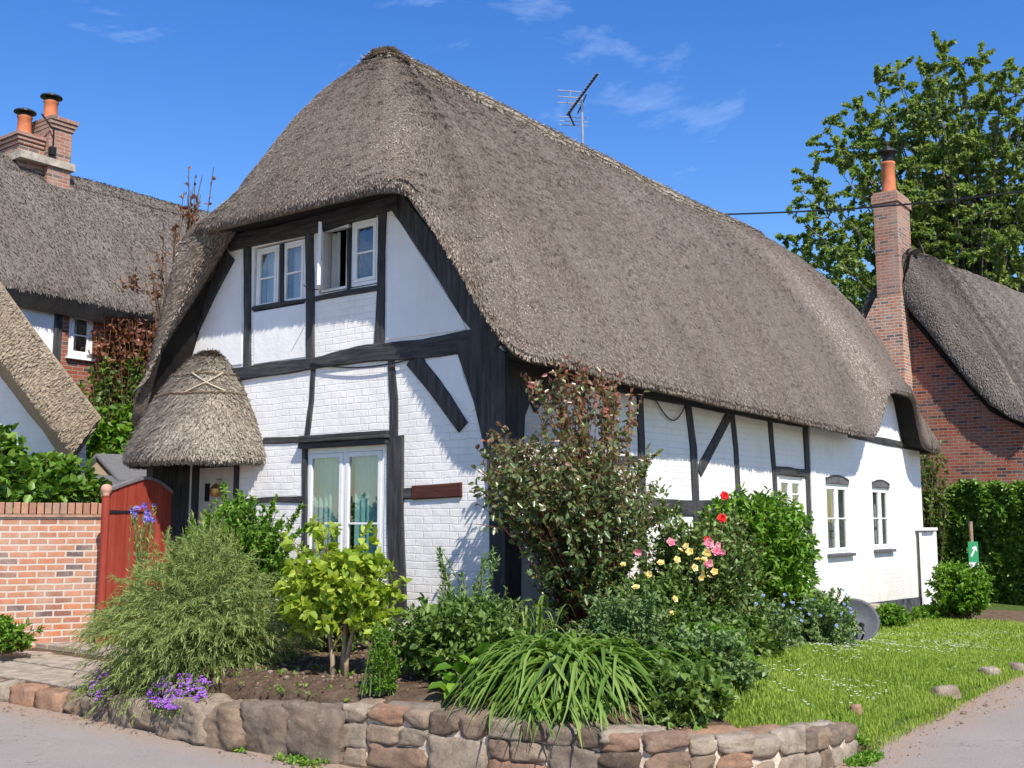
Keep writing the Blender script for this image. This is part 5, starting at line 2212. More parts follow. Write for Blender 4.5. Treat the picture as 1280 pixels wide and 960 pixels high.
# ================================================================== VEGETATION
LM = {}
LM['lime'] = mat_leaf('lime_leaf', (.19, .28, .025), (.31, .41, .045), (.45, .52, .08), .42)
LM['bright'] = mat_leaf('bright_leaf', (.06, .15, .012), (.12, .25, .02), (.22, .36, .04), .38)
LM['mid'] = mat_leaf('mid_leaf', (.055, .105, .016), (.10, .175, .03), (.19, .27, .06), .3)
LM['rose'] = mat_leaf('rose_leaf', (.085, .135, .035), (.17, .21, .085), (.29, .10, .075), .28, .30, .65)
LM['rose2'] = mat_leaf('rose_leaf_green', (.05, .10, .02), (.11, .18, .035), (.22, .28, .07), .25, .4, .45)
LM['strap'] = mat_leaf('strap_leaf', (.07, .14, .018), (.12, .21, .03), (.22, .31, .07), .3)
LM['feather'] = mat_leaf('feathery_leaf', (.16, .22, .05), (.26, .33, .10), (.40, .44, .17), .3, .6, .2)
LM['tree'] = mat_leaf('tree_leaf', (.09, .155, .035), (.19, .275, .07), (.36, .42, .15), .48, .45, .4)
LM['hedge'] = mat_leaf('hedge_leaf', (.05, .13, .012), (.12, .23, .028), (.22, .34, .055), .3, .4, .4)
LM['bluegreen'] = mat_leaf('blue_green_leaf', (.08, .15, .045), (.15, .235, .075), (.26, .34, .13), .32)
LM['red'] = mat_leaf('russet_leaf', (.12, .035, .02), (.22, .08, .045), (.30, .15, .08), .3)
LM['grass'] = mat_leaf('grass_blade', (.17, .26, .03), (.27, .38, .05), (.42, .48, .12), .35, .55, .2)
LM['purple'] = mat_leaf('purple_petal', (.22, .06, .42), (.38, .14, .62), (.55, .28, .78), .3, .6, .2)
LM['violet'] = mat_leaf('violet_petal', (.16, .10, .5), (.28, .2, .7), (.42, .36, .85), .3, .6, .2)
LM['yellow'] = mat_leaf('yellow_petal', (.78, .5, .10), (.85, .66, .25), (.9, .8, .5), .3, .6, .2)
LM['redp'] = mat_leaf('red_petal', (.55, .01, .015), (.7, .02, .03), (.8, .05, .05), .2, .6, .2)
LM['pink'] = mat_leaf('pink_petal', (.7, .12, .25), (.8, .3, .42), (.85, .5, .5), .3, .6, .2)
LM['white'] = mat_leaf('daisy_petal', (.7, .7, .66), (.8, .8, .78), (.85, .85, .85), .2, .6, .2)
LM['blue'] = mat_leaf('blue_petal', (.2, .28, .65), (.3, .38, .75), (.45, .5, .8), .3, .6, .2)
LM['straw'] = mat_leaf('dry_litter', (.16, .10, .05), (.28, .19, .10), (.40, .30, .18), .15, .8, .1)


def ground_z(x, y):
    return h(x, y)


# --- feathery bush with drooping wands
def feathery():
    b0 = np.array([-2.45, 1.45, .42])
    e = empty('feathery_bush', b0, 'large feathery grey green bush with drooping wands at the left of the bed', 'bush')
    n = 1150
    az = rng.random(n) * 2 * PI
    rr = rng.random(n) ** .5
    hgt = .42 + .62 * (1 - rr ** 1.8) + rng.normal(0, .1, n)
    tg = np.stack([b0[0] + np.cos(az) * rr * 1.0 - .05, b0[1] + np.sin(az) * rr * 1.22, b0[2] + hgt * (1 - .5 * rr ** 2)], 1)
    low = rng.random(n) < .4
    tg[low, 2] = b0[2] - .36 + .6 * rng.random(low.sum())
    far = tg[:, 0] < -3.35
    tg[far, 0] = -3.35 + (tg[far, 0] + 3.35) * .4
    p = twigs(b0, tg, 12, .34, .08, .22)
    parts = [leaves_on(p, 80, .032, .0036, .2, .5, .1, .3, .0, None, .1),
             leaves_on(p, 18, .07, .006, .5, .34, .2, .3, .0, None, .25)]
    npmesh('foliage', *merge(parts), LM['feather'], e)
    v, q, r = tubes_np(p, .004, .0015, 3)
    npmesh('stems', v, q, r, M['stem_green'], e)


feathery()
# pale leggy wands above the bush, toward the gate
e, p = shrub('wispy_shrub', 'upright wispy grey green shrub between the red gate and the feathery bush', 'shrub', (-1.75, 2.35, .4),
             (-1.75, 2.42, 1.05), (.42, .5, .72), 90, 60, .05, .008, LM['feather'], M['stem_green'], .2, .1, .4, zlow=-.2)

# --- leafy bush by the door
e, p = shrub('leafy_bush', 'tall fresh green bush with small leaves in front of the cottage door', 'bush', (-.95, 2.75, .42),
             (-1.05, 2.75, 1.25), (.55, .78, .68), 280, 60, .05, .026, LM['bright'], M['stem_green'], .25, .1, .6, zlow=-.3,
             extra=[(-.9, 3.2, 2.05), (-.9, 2.9, 1.95), (-.8, 2.45, 1.9), (-1, 3.05, 1.85), (-.7, 2.15, 1.8), (-1, 2.6, 1.9), (-.9, 3.5, 1.75), (-.7, 2.05, 1.6)] * 3)
# dark low growth between the feathery bush and the lime shrub
e, p = shrub('dark_bush', 'dark green low bush behind the soil between the feathery and lime shrubs', 'bush', (-1.35, 1.0, .44),
             (-1.3, 1.0, .75), (.45, .65, .42), 120, 45, .05, .022, LM['mid'], M['stem'], .2, .1, .7)
e, p = shrub('silvery_sprig_bush', 'blue green sprigs growing against the white gable wall under the window', 'bush', (-.6, 1.55, .44),
             (-.6, 1.6, .85), (.3, .6, .5), 80, 45, .045, .013, LM['bluegreen'], M['stem_green'], .2, .05, .5, zlow=-.1)


# --- lime shrub
def lime():
    b0 = np.array([-2.42, -.22, .42])
    e = empty('lime_shrub', b0, 'yellow green shrub with big oval leaves and a bare forked trunk below the casement', 'shrub')
    c = np.array([-2.35, -.1, 1.04])
    tg = ell_targets(230, c, (.46, .6, .38), .3, -.75)
    ex = np.array([[-2.2, .35, 1.62], [-2.2, .1, 1.6], [-2.3, .5, 1.45], [-2.2, -.35, 1.55], [-2.4, .45, 1.3], [-2.2, -.52, 1.35], [-2.3, 0.2, 1.66]])
    tg = np.concatenate([tg, ex, ex + rng.normal(0, .04, ex.shape)])
    fork = b0 + np.array([.02, .03, .42])
    p = twigs(fork, tg, 8, .12, .06, .03)
    parts = [leaves_on(p, 13, .088, .056, .45, .65, .18, 1.0, .16, None, .05), leaves_on(p, 7, .07, .04, .6, .6, .15, 1.0)]
    npmesh('foliage', *merge(parts), LM['lime'], e)
    v1 = tubes_np(p, .006, .0025, 4)
    npmesh('twigs', *v1, M['stem'], e)
    mb = MB()
    for dx, dy, tx, ty in ((-.03, .05, -.02, .16), (.02, -.02, .03, -.02), (-.01, -.07, .02, -.16), (.05, .03, .12, .05)):
        mb.tube([b0 + np.array([dx, dy, -.06]), b0 + np.array([dx * 1.1, dy * 1.1, .15]), b0 + np.array([tx * .8, ty * .7, .36]), b0 + np.array([tx * 1.6, ty * 1.4, .62])], [.024, .019, .016, .010], 8)
    mb.build('trunk', M['stem_pale'], e, smooth=True)


lime()

# --- spurge like upright column left of the mixed greens
e, p = shrub('trailing_spurge', 'narrow column of tiny leaved sprigs tumbling at the left end of the stone wall', 'plant', (-2.75, -.98, .42),
             (-2.78, -1.0, .62), (.12, .13, .30), 60, 60, .028, .012, LM['bright'], M['stem_green'], .1, .05, .5)
e, p = shrub('cottage_plant', 'mixed green leafy perennial behind the left part of the stone wall', 'plant', (-2.05, -1.05, .44),
             (-2.05, -1.05, .74), (.5, .6, .34), 220, 40, .06, .032, LM['mid'], M['stem_green'], .25, .1, .7, group='leafy perennials in the flower bed')
e, p = shrub('catmint', 'blue green spiky perennial with upright sprigs before the brick panel', 'plant', (-1.5, -.75, .44),
             (-1.5, -.8, .82), (.35, .55, .32), 110, 42, .045, .015, LM['bluegreen'], M['stem_green'], .2, .05, .5, zlow=0,
             extra=[(-1.4, -.35, 1.42), (-1.4, -.33, 1.35), (-1.45, -.42, 1.3), (-1.3, -.86, 1.42), (-1.3, -.9, 1.33), (-1.35, -.8, 1.35), (-1.4, -.6, 1.2)] * 3)
# big round leaves low at the wall top
mb_p = np.array([[-2.66, -1.62, .50], [-2.6, -1.5, .55], [-2.62, -1.75, .53], [-2.55, -1.38, .6], [-2.5, -1.85, .58], [-2.58, -1.6, .62], [-2.5, -1.7, .66]])
e = empty('broad_leaved_plant', (-2.5, -1.6, .42), 'low plant with broad bright green leaves at the top of the stone wall', 'plant')
rep = np.repeat(mb_p, 5, 0) + rng.normal(0, .07, (35, 3)) * np.array([.7, 1.2, .6])
v, q, r = leaf_geo(rep, rng.normal(0, .5, (35, 3)) + np.array([-.8, -.3, 0]), rng.normal(0, .25, (35, 3)) + np.array([-.3, 0, 1]), .15, .10)
npmesh('leaves', v, q, r, LM['bright'], e)
p = twigs((-2.5, -1.6, .42), rep, 5, .1, .03, .04)
npmesh('stems', *tubes_np(p, .004, .003), M['stem_green'], e)


# --- day lily clump
def strap_clump(name, label, b0, n, R, H, Lw=.02, seed=1, over=.9, mat=None, tw=.35):
    e = empty(name, b0, label, 'plant')
    az = rng.random(n) * 2 * PI
    rr = .25 + .75 * rng.random(n) ** .6
    K = 10
    t = np.linspace(0, 1, K)[None, :]
    hx = R * rr[:, None] * (t ** 1.25)
    peak = H * (.55 + .45 * rng.random(n))[:, None]
    z = peak * (2.6 * t - (1.6 + over * (.3 + .9 * rr[:, None])) * t ** 2.0)
    b = np.array(b0)[None] + rng.normal(0, .11, (n, 3)) * np.array([1, 1.3, 0])
    ax = az[:, None] + rng.normal(0, tw, (n, 1)) * t + rng.normal(0, .12, (n, 1)) * np.sin(t * 5)
    P = np.stack([b[:, :1] + np.cos(ax) * hx, b[:, 1:2] + np.sin(ax) * hx, b[:, 2:3] + z], -1)
    T = np.gradient(P, axis=1)
    T /= np.linalg.norm(T, axis=2, keepdims=True)
    Sd = np.cross(T, np.array([0, 0, 1.0]))
    Sd /= np.maximum(np.linalg.norm(Sd, axis=2, keepdims=True), 1e-6)
    Nn = np.cross(Sd, T)
    wv = (Lw * (.6 + .6 * rng.random((n, 1))) * np.minimum(1, .5 + 2 * t) * (1 - t ** 3) + .0008)[:, :, None]
    V = np.stack([P - Sd * wv * .5 + Nn * wv * .15, P - Nn * wv * .1, P + Sd * wv * .5 + Nn * wv * .15], 2)
    ix = np.arange(n * K * 3).reshape(n, K, 3)
    Q = np.concatenate([np.stack([ix[:, :-1, j], ix[:, :-1, j + 1], ix[:, 1:, j + 1], ix[:, 1:, j]], -1).reshape(-1, 4) for j in (0, 1)])
    npmesh('leaves', V.reshape(-1, 3), Q, np.repeat(rng.random(n), K * 3), mat or LM['strap'], e)
    return e


strap_clump('day_lily', 'wide clump of arching strap leaves spilling over the stone wall', (-2.12, -2.15, .42), 900, .86, .60, .040, over=1.0)
strap_clump('trailing_lily', 'drooping strap leaves hanging down over the face of the stone wall', (-2.55, -2.4, .42), 200, .42, .22, .036, over=1.6)
strap_clump('grass_tuft', 'small tuft of long blades standing before the corner post', (-.75, -.75, .46), 60, .4, .62, .02, over=.5)


# --- climbing rose at the corner
def rose_corner():
    b0 = np.array([.35, -.75, .45])
    e = empty('climbing_rose', b0, 'tall climbing rose with dark red tinged leaves covering the cottage corner', 'rose')
    t1 = ell_targets(260, (.15, -.85, 1.7), (.75, .62, .85), .25, -.8)
    t2 = ell_targets(150, (.05, -.85, 1.15), (.72, .55, .75), .25, -.8)
    t3 = ell_targets(160, (-.42, -.65, 1.9), (.72, .6, .62), .5, -.5)
    t4 = np.array([(-.25, -.5, 3.0), (.35, -.7, 3.1), (.85, -.8, 3.05), (1.05, -.8, 2.85), (.1, -.6, 2.9), (.55, -.9, 2.95), (-.35, -.2, 2.5), (1.3, -.8, 2.4), (1.55, -.9, 1.85), (-.45, -.15, 2.25), (.2, -.7, 3.05)])
    t4 = np.concatenate([t4, [(-.7, -.55, 2.35), (-.75, -.5, 2.1), (-.8, -.6, 1.9), (1.2, -.85, 2.15), (1.45, -.9, 2.0), (1.7, -.9, 1.7), (.9, -.8, 2.6), (.6, -.75, 3.15), (-.1, -.6, 3.0)]])
    t4 = np.repeat(t4, 6, 0) 
    t4 = t4 + rng.normal(0, .08, t4.shape)
    tg = np.concatenate([t1, t2, t3, t4])
    p = twigs(b0, tg, 10, .18, .07, .1)

    def bias(P, ti):
        return np.clip(rng.random(len(P)) * .75 + (P[:, 2] - 2.0) * .42, 0, 1)
    parts = [leaves_on(p, 21, .066, .038, .4, .7, .15, .7, .2, bias, .12), leaves_on(p[-120:], 12, .055, .03, .5, .7, .15, .7, .2, bias, .1)]
    npmesh('foliage', *merge(parts), LM['rose'], e)
    npmesh('stems', *tubes_np(p, .006, .0025, 4), M['stem_red'], e)
    mb = MB()
    for dx, tx, ty, tz in ((0, -.3, .15, 1.9), (.08, .1, .2, 2.2), (-.1, .4, 0, 2.0), (.15, -.1, -.2, 1.7)):
        mb.tube([b0 + np.array([dx, 0, -.05]), b0 + np.array([dx + tx * .3, ty * .3, tz * .35]), b0 + np.array([dx + tx, ty, tz])], [.02, .014, .008], 7)
    mb.build('trunk', M['stem'], e, smooth=True)


rose_corner()


def rosette(P, N, R, mat, name, parent, one=False):
    """rose blooms as rings of petals: each bloom is a part of its own (or one mat of countless flowers)"""
    allp = []
    for c, n_ in zip(P, N):
        parts = []
        n_ = n_ / np.linalg.norm(n_)
        t = np.cross(n_, [0.3, .2, .9])
        t /= np.linalg.norm(t)
        b = np.cross(n_, t)
        Rk = R * random.uniform(.75, 1.15)
        for ring, (k_, tilt, rad) in enumerate(((5, .25, 1.0), (5, .7, .8), (4, 1.3, .5))):
            az = np.arange(k_) * 2 * PI / k_ + ring * .6
            rd = np.cos(az)[:, None] * t + np.sin(az)[:, None] * b
            D = rd + n_ * tilt
            parts.append(leaf_geo(np.repeat(c[None], k_, 0), D, np.repeat(n_[None], k_, 0) - rd * .3, Rk * rad, Rk * rad * .95, .1, -.1))
        if one:
            allp += parts
        else:
            npmesh(name, *merge(parts), mat, parent)
    if one:
        o = npmesh(name, *merge(allp), mat, parent)
        o['kind'] = 'stuff'


# --- yellow rose bush
b0 = (.95, -1.55, .4)
e, p = shrub('yellow_rose_bush', 'rose bush with pale yellow and apricot blooms in front of the black rail', 'rose', b0,
             (.9, -1.6, 1.05), (.75, .6, .66), 260, 38, .055, .031, LM['rose2'], M['stem'], .3, .12, .7,
             extra=[(.6, -1.4, 1.85), (.5, -1.4, 1.75), (.9, -1.4, 1.8), (1.3, -1.5, 1.75), (.4, -1.6, 1.6), (.35, -1.3, 1.5)] * 3)
fl = [(779, 706), (812, 718), (843, 749), (826, 704), (838, 766), (868, 710), (880, 716), (887, 722), (872, 700), (884, 691), (850, 688), (862, 690), (876, 722), (893, 715), (858, 683), (846, 700), (795, 735), (880, 700)]
FP = np.array([dep(px, py, 8.6 + random.uniform(-.15, .1) + .6 * (px - 780) / 110) for px, py in fl])
FN = np.array([-vh * .8 + rng.normal(0, .35, 3) + np.array([0, 0, .5]) for _ in fl])
rosette(FP, FN, .038, LM['yellow'], 'bloom', e)
fp2 = [(897, 681), (903, 690), (887, 676), (838, 678), (797, 690), (886, 704)]
rosette(np.array([dep(px, py, 9.25) for px, py in fp2]), np.array([-vh + rng.normal(0, .3, 3) for _ in fp2]), .042, LM['pink'], 'pink_bloom', e)

# --- big bright shrub right
b0 = (3.2, -1.15, .3)
e, p = shrub('bright_shrub', 'large rounded bright green shrub with long leaves below the small window', 'shrub', b0,
             (3.2, -1.15, 1.16), (1.05, .8, .84), 420, 38, .095, .036, LM['bright'], M['stem_green'], .4, .15, .55, droop=.2, down=.15, zlow=-.5)
# darker rose stems with one red bloom in front of its left side
e, p = shrub('red_rose_bush', 'dark leaved rose with a single deep red bloom left of the bright shrub', 'rose', (2.0, -1.3, .35),
             (2.0, -1.35, 1.1), (.55, .45, .66), 180, 38, .055, .03, LM['rose2'], M['stem'], .3, .12, .7)
rosette(np.array([dep(902, 648, 9.9), dep(884, 675, 9.7), dep(905, 620, 10.2)]), np.array([-vh + np.array([0, 0, .3])] * 3), .05, LM['redp'], 'red_bloom', e)
rosette(np.array([dep(886, 680, 9.6), dep(895, 689, 9.6)]), np.array([-vh + np.array([0, 0, .3])] * 2), .05, LM['pink'], 'pink_bloom', e)

# --- low front perennials between lily and grass
lows = [((-2.05, -3.0, .36), (.38, .26, .22), LM['mid'], .055, .034, 'low leafy plant just behind the curve of the stone wall under the strap leaves'),
        ((-1.55, -2.75, .36), (.38, .3, .26), LM['mid'], .05, .03, 'small leafy plant tucked behind the right side of the strap leaved clump'),
        ((-.75, -2.55, .36), (.42, .32, .30), LM['bright'], .05, .03, 'bright fresh leaves at the lawn edge beside the soft blue green mound'),
        ((.2, -1.55, .4), (.5, .4, .5), LM['mid'], .05, .03, 'leafy growth filling the gap between the climbing rose and the yellow rose'),
        ((-1.25, -2.75, .40), (.42, .45, .30), LM['bluegreen'], .045, .025, 'soft blue green mound at the right end of the strap leaved clump'),
        ((-.35, -2.2, .38), (.50, .45, .36), LM['mid'], .05, .03, 'mid green leafy mound below the yellow rose bush'),
        ((-.9, -1.9, .42), (.4, .5, .42), LM['bluegreen'], .045, .018, 'greyish sprigs behind the soft mound right of the strap leaved clump'),
        ((.7, -2.1, .33), (.5, .35, .28), LM['mid'], .06, .035, 'low dark green leaves at the edge of the lawn under the yellow rose'),
        ((1.7, -1.9, .28), (.55, .4, .38), LM['bluegreen'], .045, .022, 'bushy blue flowered plant under the red rose'),
        ((2.9, -2.05, .25), (.5, .35, .36), LM['bluegreen'], .04, .02, 'bushy blue flowered plant at the foot of the bright shrub'),
        ((4.2, -1.55, .22), (.5, .35, .40), LM['bluegreen'], .045, .02, 'airy blue flowered plant right of the bright shrub'),
        ((4.9, -.75, .18), (.3, .3, .36), LM['bluegreen'], .045, .02, 'airy grey green plant just left of the satellite dish'),
        ((9.3, -.75, .08), (.4, .25, .24), LM['bright'], .05, .025, 'low green weeds against the dark plinth right of the satellite dish'),
        ((11.4, -.75, .08), (.7, .3, .14), LM['bright'], .05, .025, 'low green weeds at the plinth beside the white gate post')]
for (b, r, m_, L, W, lb) in lows:
    b = (b[0], b[1], min(b[2], h(b[0], b[1]) - .01))
    e, p = shrub('cottage_plant', lb, 'plant', b, (b[0], b[1], b[2] + r[2] * .6), (r[0] * 1.15, r[1] * 1.1, r[2] * 1.1), 150, 42, L * 1.05, W * 1.15, m_, M['stem_green'], .2, .12, .65, group='leafy perennials in the flower bed')
    if 'blue flowered' in lb:
        q_ = ell_targets(16, (b[0] - .05, b[1] - .05, b[2] + r[2] * .75), (r[0] * .9, r[1], r[2]), .9, 0)
        rosette(q_, np.repeat((-vh + np.array([0, 0, .6]))[None], 16, 0), .018, LM['blue'], 'flower', e)
    if 'soft blue' in lb:
        q_ = np.array([dep(788, 884, 7.7), dep(826, 897, 7.7), dep(830, 904, 7.7), dep(818, 838, 8.0), dep(846, 815, 8.2), dep(780, 880, 7.7)])
        rosette(q_, np.repeat((-vh + np.array([0, 0, .2]))[None], 6, 0), .028, LM['pink'], 'flower', e)

# --- purple aubrieta mats
for (px0, px1, py0, py1, n, lb) in ((184, 264, 842, 886, 260, 'mat of bright purple flowers on top of the boulders'),
                                  (112, 136, 838, 874, 45, 'small purple flower patch on the boulders left of the feathery bush')):
    c = onX((px0 + px1) / 2, (py0 + py1) / 2, -3.15)
    print('aub', c)
    e = empty('purple_flower_mat', (c[0], c[1], .38), lb, 'flowers')
    pts = []
    for i in range(n):
        a_, r_ = random.random() * 2 * PI, math.sqrt(random.random())
        px = (px0 + px1) / 2 + (px1 - px0) / 2 * r_ * math.cos(a_)
        py = (py0 + py1) / 2 + (py1 - py0) / 2 * r_ * math.sin(a_) - 5 * math.cos(a_)
        q = onX(px, py, -2.98 - .34 * (py - py0) / (py1 - py0))
        pts.append(q)
    pts = np.array(pts)
    rosette(pts, np.repeat((-vh * .6 + np.array([0, 0, 1.]))[None], n, 0) + rng.normal(0, .3, (n, 3)), .017, LM['purple'], 'flowers', e, True)
    lp = np.repeat(pts, 3, 0) - np.array([0, 0, .025]) + rng.normal(0, .02, (n * 3, 3))
    npmesh('leaves', *leaf_geo(lp, rng.normal(0, 1, lp.shape), rng.normal(0, .3, lp.shape) + np.array([0, 0, 1]), .03, .015), LM['mid'], e)

# --- violet blooms by the gate
c = dep(180, 645, 10.6)
e = empty('violet_flowers', (c[0], c[1], .4), 'violet blue flower heads standing above the wispy shrub by the red gate', 'flowers')
tg = np.array([dep(random.uniform(164, 196), random.uniform(631, 652), 10.6 + random.uniform(-.15, .15)) for _ in range(15)])
rosette(tg, np.repeat((-vh)[None], 15, 0) + rng.normal(0, .4, (15, 3)), .036, LM['violet'], 'flower_head', e)
p = twigs((c[0], c[1], .4), tg, 8, .1, .05, .06)
npmesh('stems', *tubes_np(p, .006, .003), M['stem_green'], e)
npmesh('leaves', *leaves_on(p, 22, .06, .012, .2, .4), LM['feather'], e)

# --- small plants near left wall base
e, p = shrub('wall_foot_plant', 'small green plant with dry stalks at the foot of the orange brick wall', 'plant', (-2.3, 4.9, .25),
             (-2.35, 5.0, .42), (.4, .45, .24), 70, 30, .06, .025, LM['bright'], M['stem'], .1, .1, .7)

# --- climber behind the wall, over the white cottage foot
for (c_, r_, m_, lb, n_) in ((dep(30, 603, 15.0), (1.1, 1.1, .42), LM['hedge'], 'broad leaved climber heaped along the top of the brick wall at the left', 180),
                         (dep(-8, 580, 14.6), (.5, .5, .6), LM['hedge'], 'climber shoots rising against the white cottage at the left edge', 80),
                         (dep(150, 545, 20.0), (.9, 1.0, .7), LM['bright'], 'bright green bush behind the shed beneath the thatch hood', 120),
                         (dep(205, 590, 19.0), (.8, .9, .7), LM['bright'], 'fresh green bush seen past the shed roof next to the door', 110)):
    b = (c_[0], c_[1], .3)
    shrub('climber' if 'climber' in lb else 'garden_bush', lb, 'climber' if 'climber' in lb else 'bush', b, c_, r_, n_, 34, .14, .095, m_, M['stem'], .5, .15, .7, stem=(.015, .004))
# russet creeper on the brick house
wyc = wy - .2
cc = onY(163, 440, wyc)
e, p = shrub('russet_creeper', 'russet and green creeper climbing the brick house beside the main thatch', 'climber', (cc[0] + .1, wyc - .1, 1.0),
             (cc[0], wyc - .05, cc[2] - .2), (.85, .2, 1.9), 170, 30, .10, .075, LM['red'], M['stem'], .3, .05, .7, stem=(.012, .004))
cc = onY(140, 500, wyc)
e, p = shrub('green_creeper', 'green creeper low on the brick house wall behind the shed', 'climber', (cc[0] + .1, wyc - .3, .5),
             (cc[0], wyc - .3, cc[2] - .3), (1.1, .3, 1.3), 120, 30, .11, .08, LM['mid'], M['stem'], .3, .05, .7, stem=(.012, .004))
# thin reddish tree between the two roofs
tb_ = dep(222, 420, 17.5)
tgs = [dep(px, py, 17.5 + random.uniform(-.3, .3)) for px, py in ((236, 232), (243, 250), (228, 262), (247, 240), (222, 268), (255, 208), (252, 225), (205, 300), (190, 340), (200, 318), (186, 330), (210, 350), (192, 350), (215, 285), (232, 245), (240, 262))]
tgs = np.array(tgs * 2) + rng.normal(0, .08, (32, 3))
e = empty('russet_sapling', (tb_[0], tb_[1], 0.2), 'thin sapling with sparse russet leaves between the two thatched roofs', 'tree')
p = twigs((tb_[0], tb_[1], 2.5), tgs, 10, .1, .05, .1)
npmesh('foliage', *leaves_on(p, 5, .095, .06, .75, .6, .1, .7), LM['red'], e)
npmesh('branches', *tubes_np(p, .02, .006, 4), M['stem'], e)
mb = MB()
mb.tube([(tb_[0], tb_[1], 0), (tb_[0], tb_[1], 2.6)], [.06, .04], 8)
mb.build('trunk', M['bark'], e)

# --- hedge right


def box_leaves(n, lo_, hi_, L, W, shell=.35):
    lo_, hi_ = np.array(lo_, float), np.array(hi_, float)
    P = lo_ + (hi_ - lo_) * rng.random((n, 3))
    return P


HX0, HX1 = 13.2, 17.2
e = empty('hedge', (15, -2, 0), 'dense clipped green hedge in front of the red brick cottage gable', 'hedge')
hA, hB = np.array(onZ(1168, 772, 0.0)), None
# a hedge running across the view in front of the brick gable
A2 = dep(1163, 650, 24.3)
B2 = dep(1330, 650, 21.5)
n = 46000
t = rng.random(n)
dpt = rng.random(n) ** 1.5 * .9
z = rng.random(n) ** .9
topz = 2.15 + .28 * np.array([noise.noise(Vector((x * 9, 0, 0))) for x in t]) + .22 * (t > .3)
botz = -.1
front = .5 * np.array([noise.noise(Vector((x * 16, zz * 4, 3))) for x, zz in zip(t, z)])
Pz = botz + (topz - botz) * z
P = A2[None] * (1 - t[:, None]) + B2[None] * t[:, None] + vh[None] * (dpt[:, None] * .9 + front[:, None] + (.35 * np.maximum(0, z - .8) * 3)[:, None])
P[:, 2] = Pz
D = rng.normal(0, .7, (n, 3)) - vh * .5
v, q, r = leaf_geo(P, D, rng.normal(0, .5, (n, 3)) + np.array([0, 0, .8]) - vh * .3, .115, .07)
npmesh('foliage', v, q, r, LM['hedge'], e)
mb = MB()
for i in range(26):
    tt_ = i / 25
    c_ = A2 * (1 - tt_) + B2 * tt_ + vh * .6
    mb.tube([(c_[0], c_[1], -.2), (c_[0] + random.uniform(-.1, .1), c_[1] + random.uniform(-.1, .1), 1.0), (c_[0] + random.uniform(-.2, .2), c_[1] + random.uniform(-.2, .2), 1.9)], [.04, .03, .015], 6)
mb.build('stems', M['stem'], e)
b = onZ(1212, 776, -.05)
e, p = shrub('round_shrub', 'small yellow green round shrub standing in front of the hedge', 'shrub', (b[0] + .3, b[1] + .2, -.08),
             (b[0] + .3, b[1] + .2, .45), (.62, .55, .5), 190, 40, .08, .04, LM['bright'], M['stem'], .3, .12, .6)
cc = dep(1165, 640, 24.0)
e, p = shrub('dry_creeper', 'sparse brownish creeper on the brick wall just right of the cottage corner', 'climber', (cc[0], cc[1], 0),
             (cc[0], cc[1], 2.2), (.5, .5, 1.35), 60, 30, .10, .05, LM['mid'], M['stem'], .3, .05, .7, stem=(.015, .005))
cc = dep(1215, 650, 23.8)
# footpath sign
sg = dep(1215, 690, 22.2)
SG = empty('footpath_sign', (sg[0], sg[1], 0), 'narrow green waymark sign with white arrow on a post in front of the hedge', 'sign')
mb = MB()
mb.tube([(sg[0], sg[1], -.1), (sg[0], sg[1], 1.62)], .04, 8)
mb.build('post', M['stem_pale'], SG)


def sgm(a_, b_, c_):
    q = np.array([sg[0], sg[1], 0]) + rt * a_ - vh * c_
    return (q[0], q[1], b_)


z0s, z1s = dep(1215, 710, 22.2)[2], dep(1215, 677, 22.2)[2]
mb = MB()
mb.prism([(-.10, z0s + .12), (.10, z0s + .12), (.10, z1s), (-.10, z1s)], sgm, .07, .045)
mb.build('plate', mat_simple('sign_green', (.03, .25, .10), .5, .05), SG)
mb = MB()
zm = (z0s + z1s) / 2 + .08
mb.prism([(-.06, zm - .10), (-.035, zm - .12), (.045, zm + .04), (.02, zm + .055)], sgm, .074, .068)
mb.prism([(.055, zm + .10), (-.03, zm + .06), (-.02, zm + .035), (.03, zm + .045), (.06, zm - .01), (.075, zm + .01)], sgm, .075, .0685)
mb.build('arrow', M['white_paint'], SG)
mb = MB()
mb.prism([(-.10, z0s - .08), (.10, z0s - .08), (.10, z0s + .117), (-.10, z0s + .117)], sgm, .068, .045)
mb.build('notice', mat_simple('sign_white', (.6, .6, .68), .5, .05), SG)


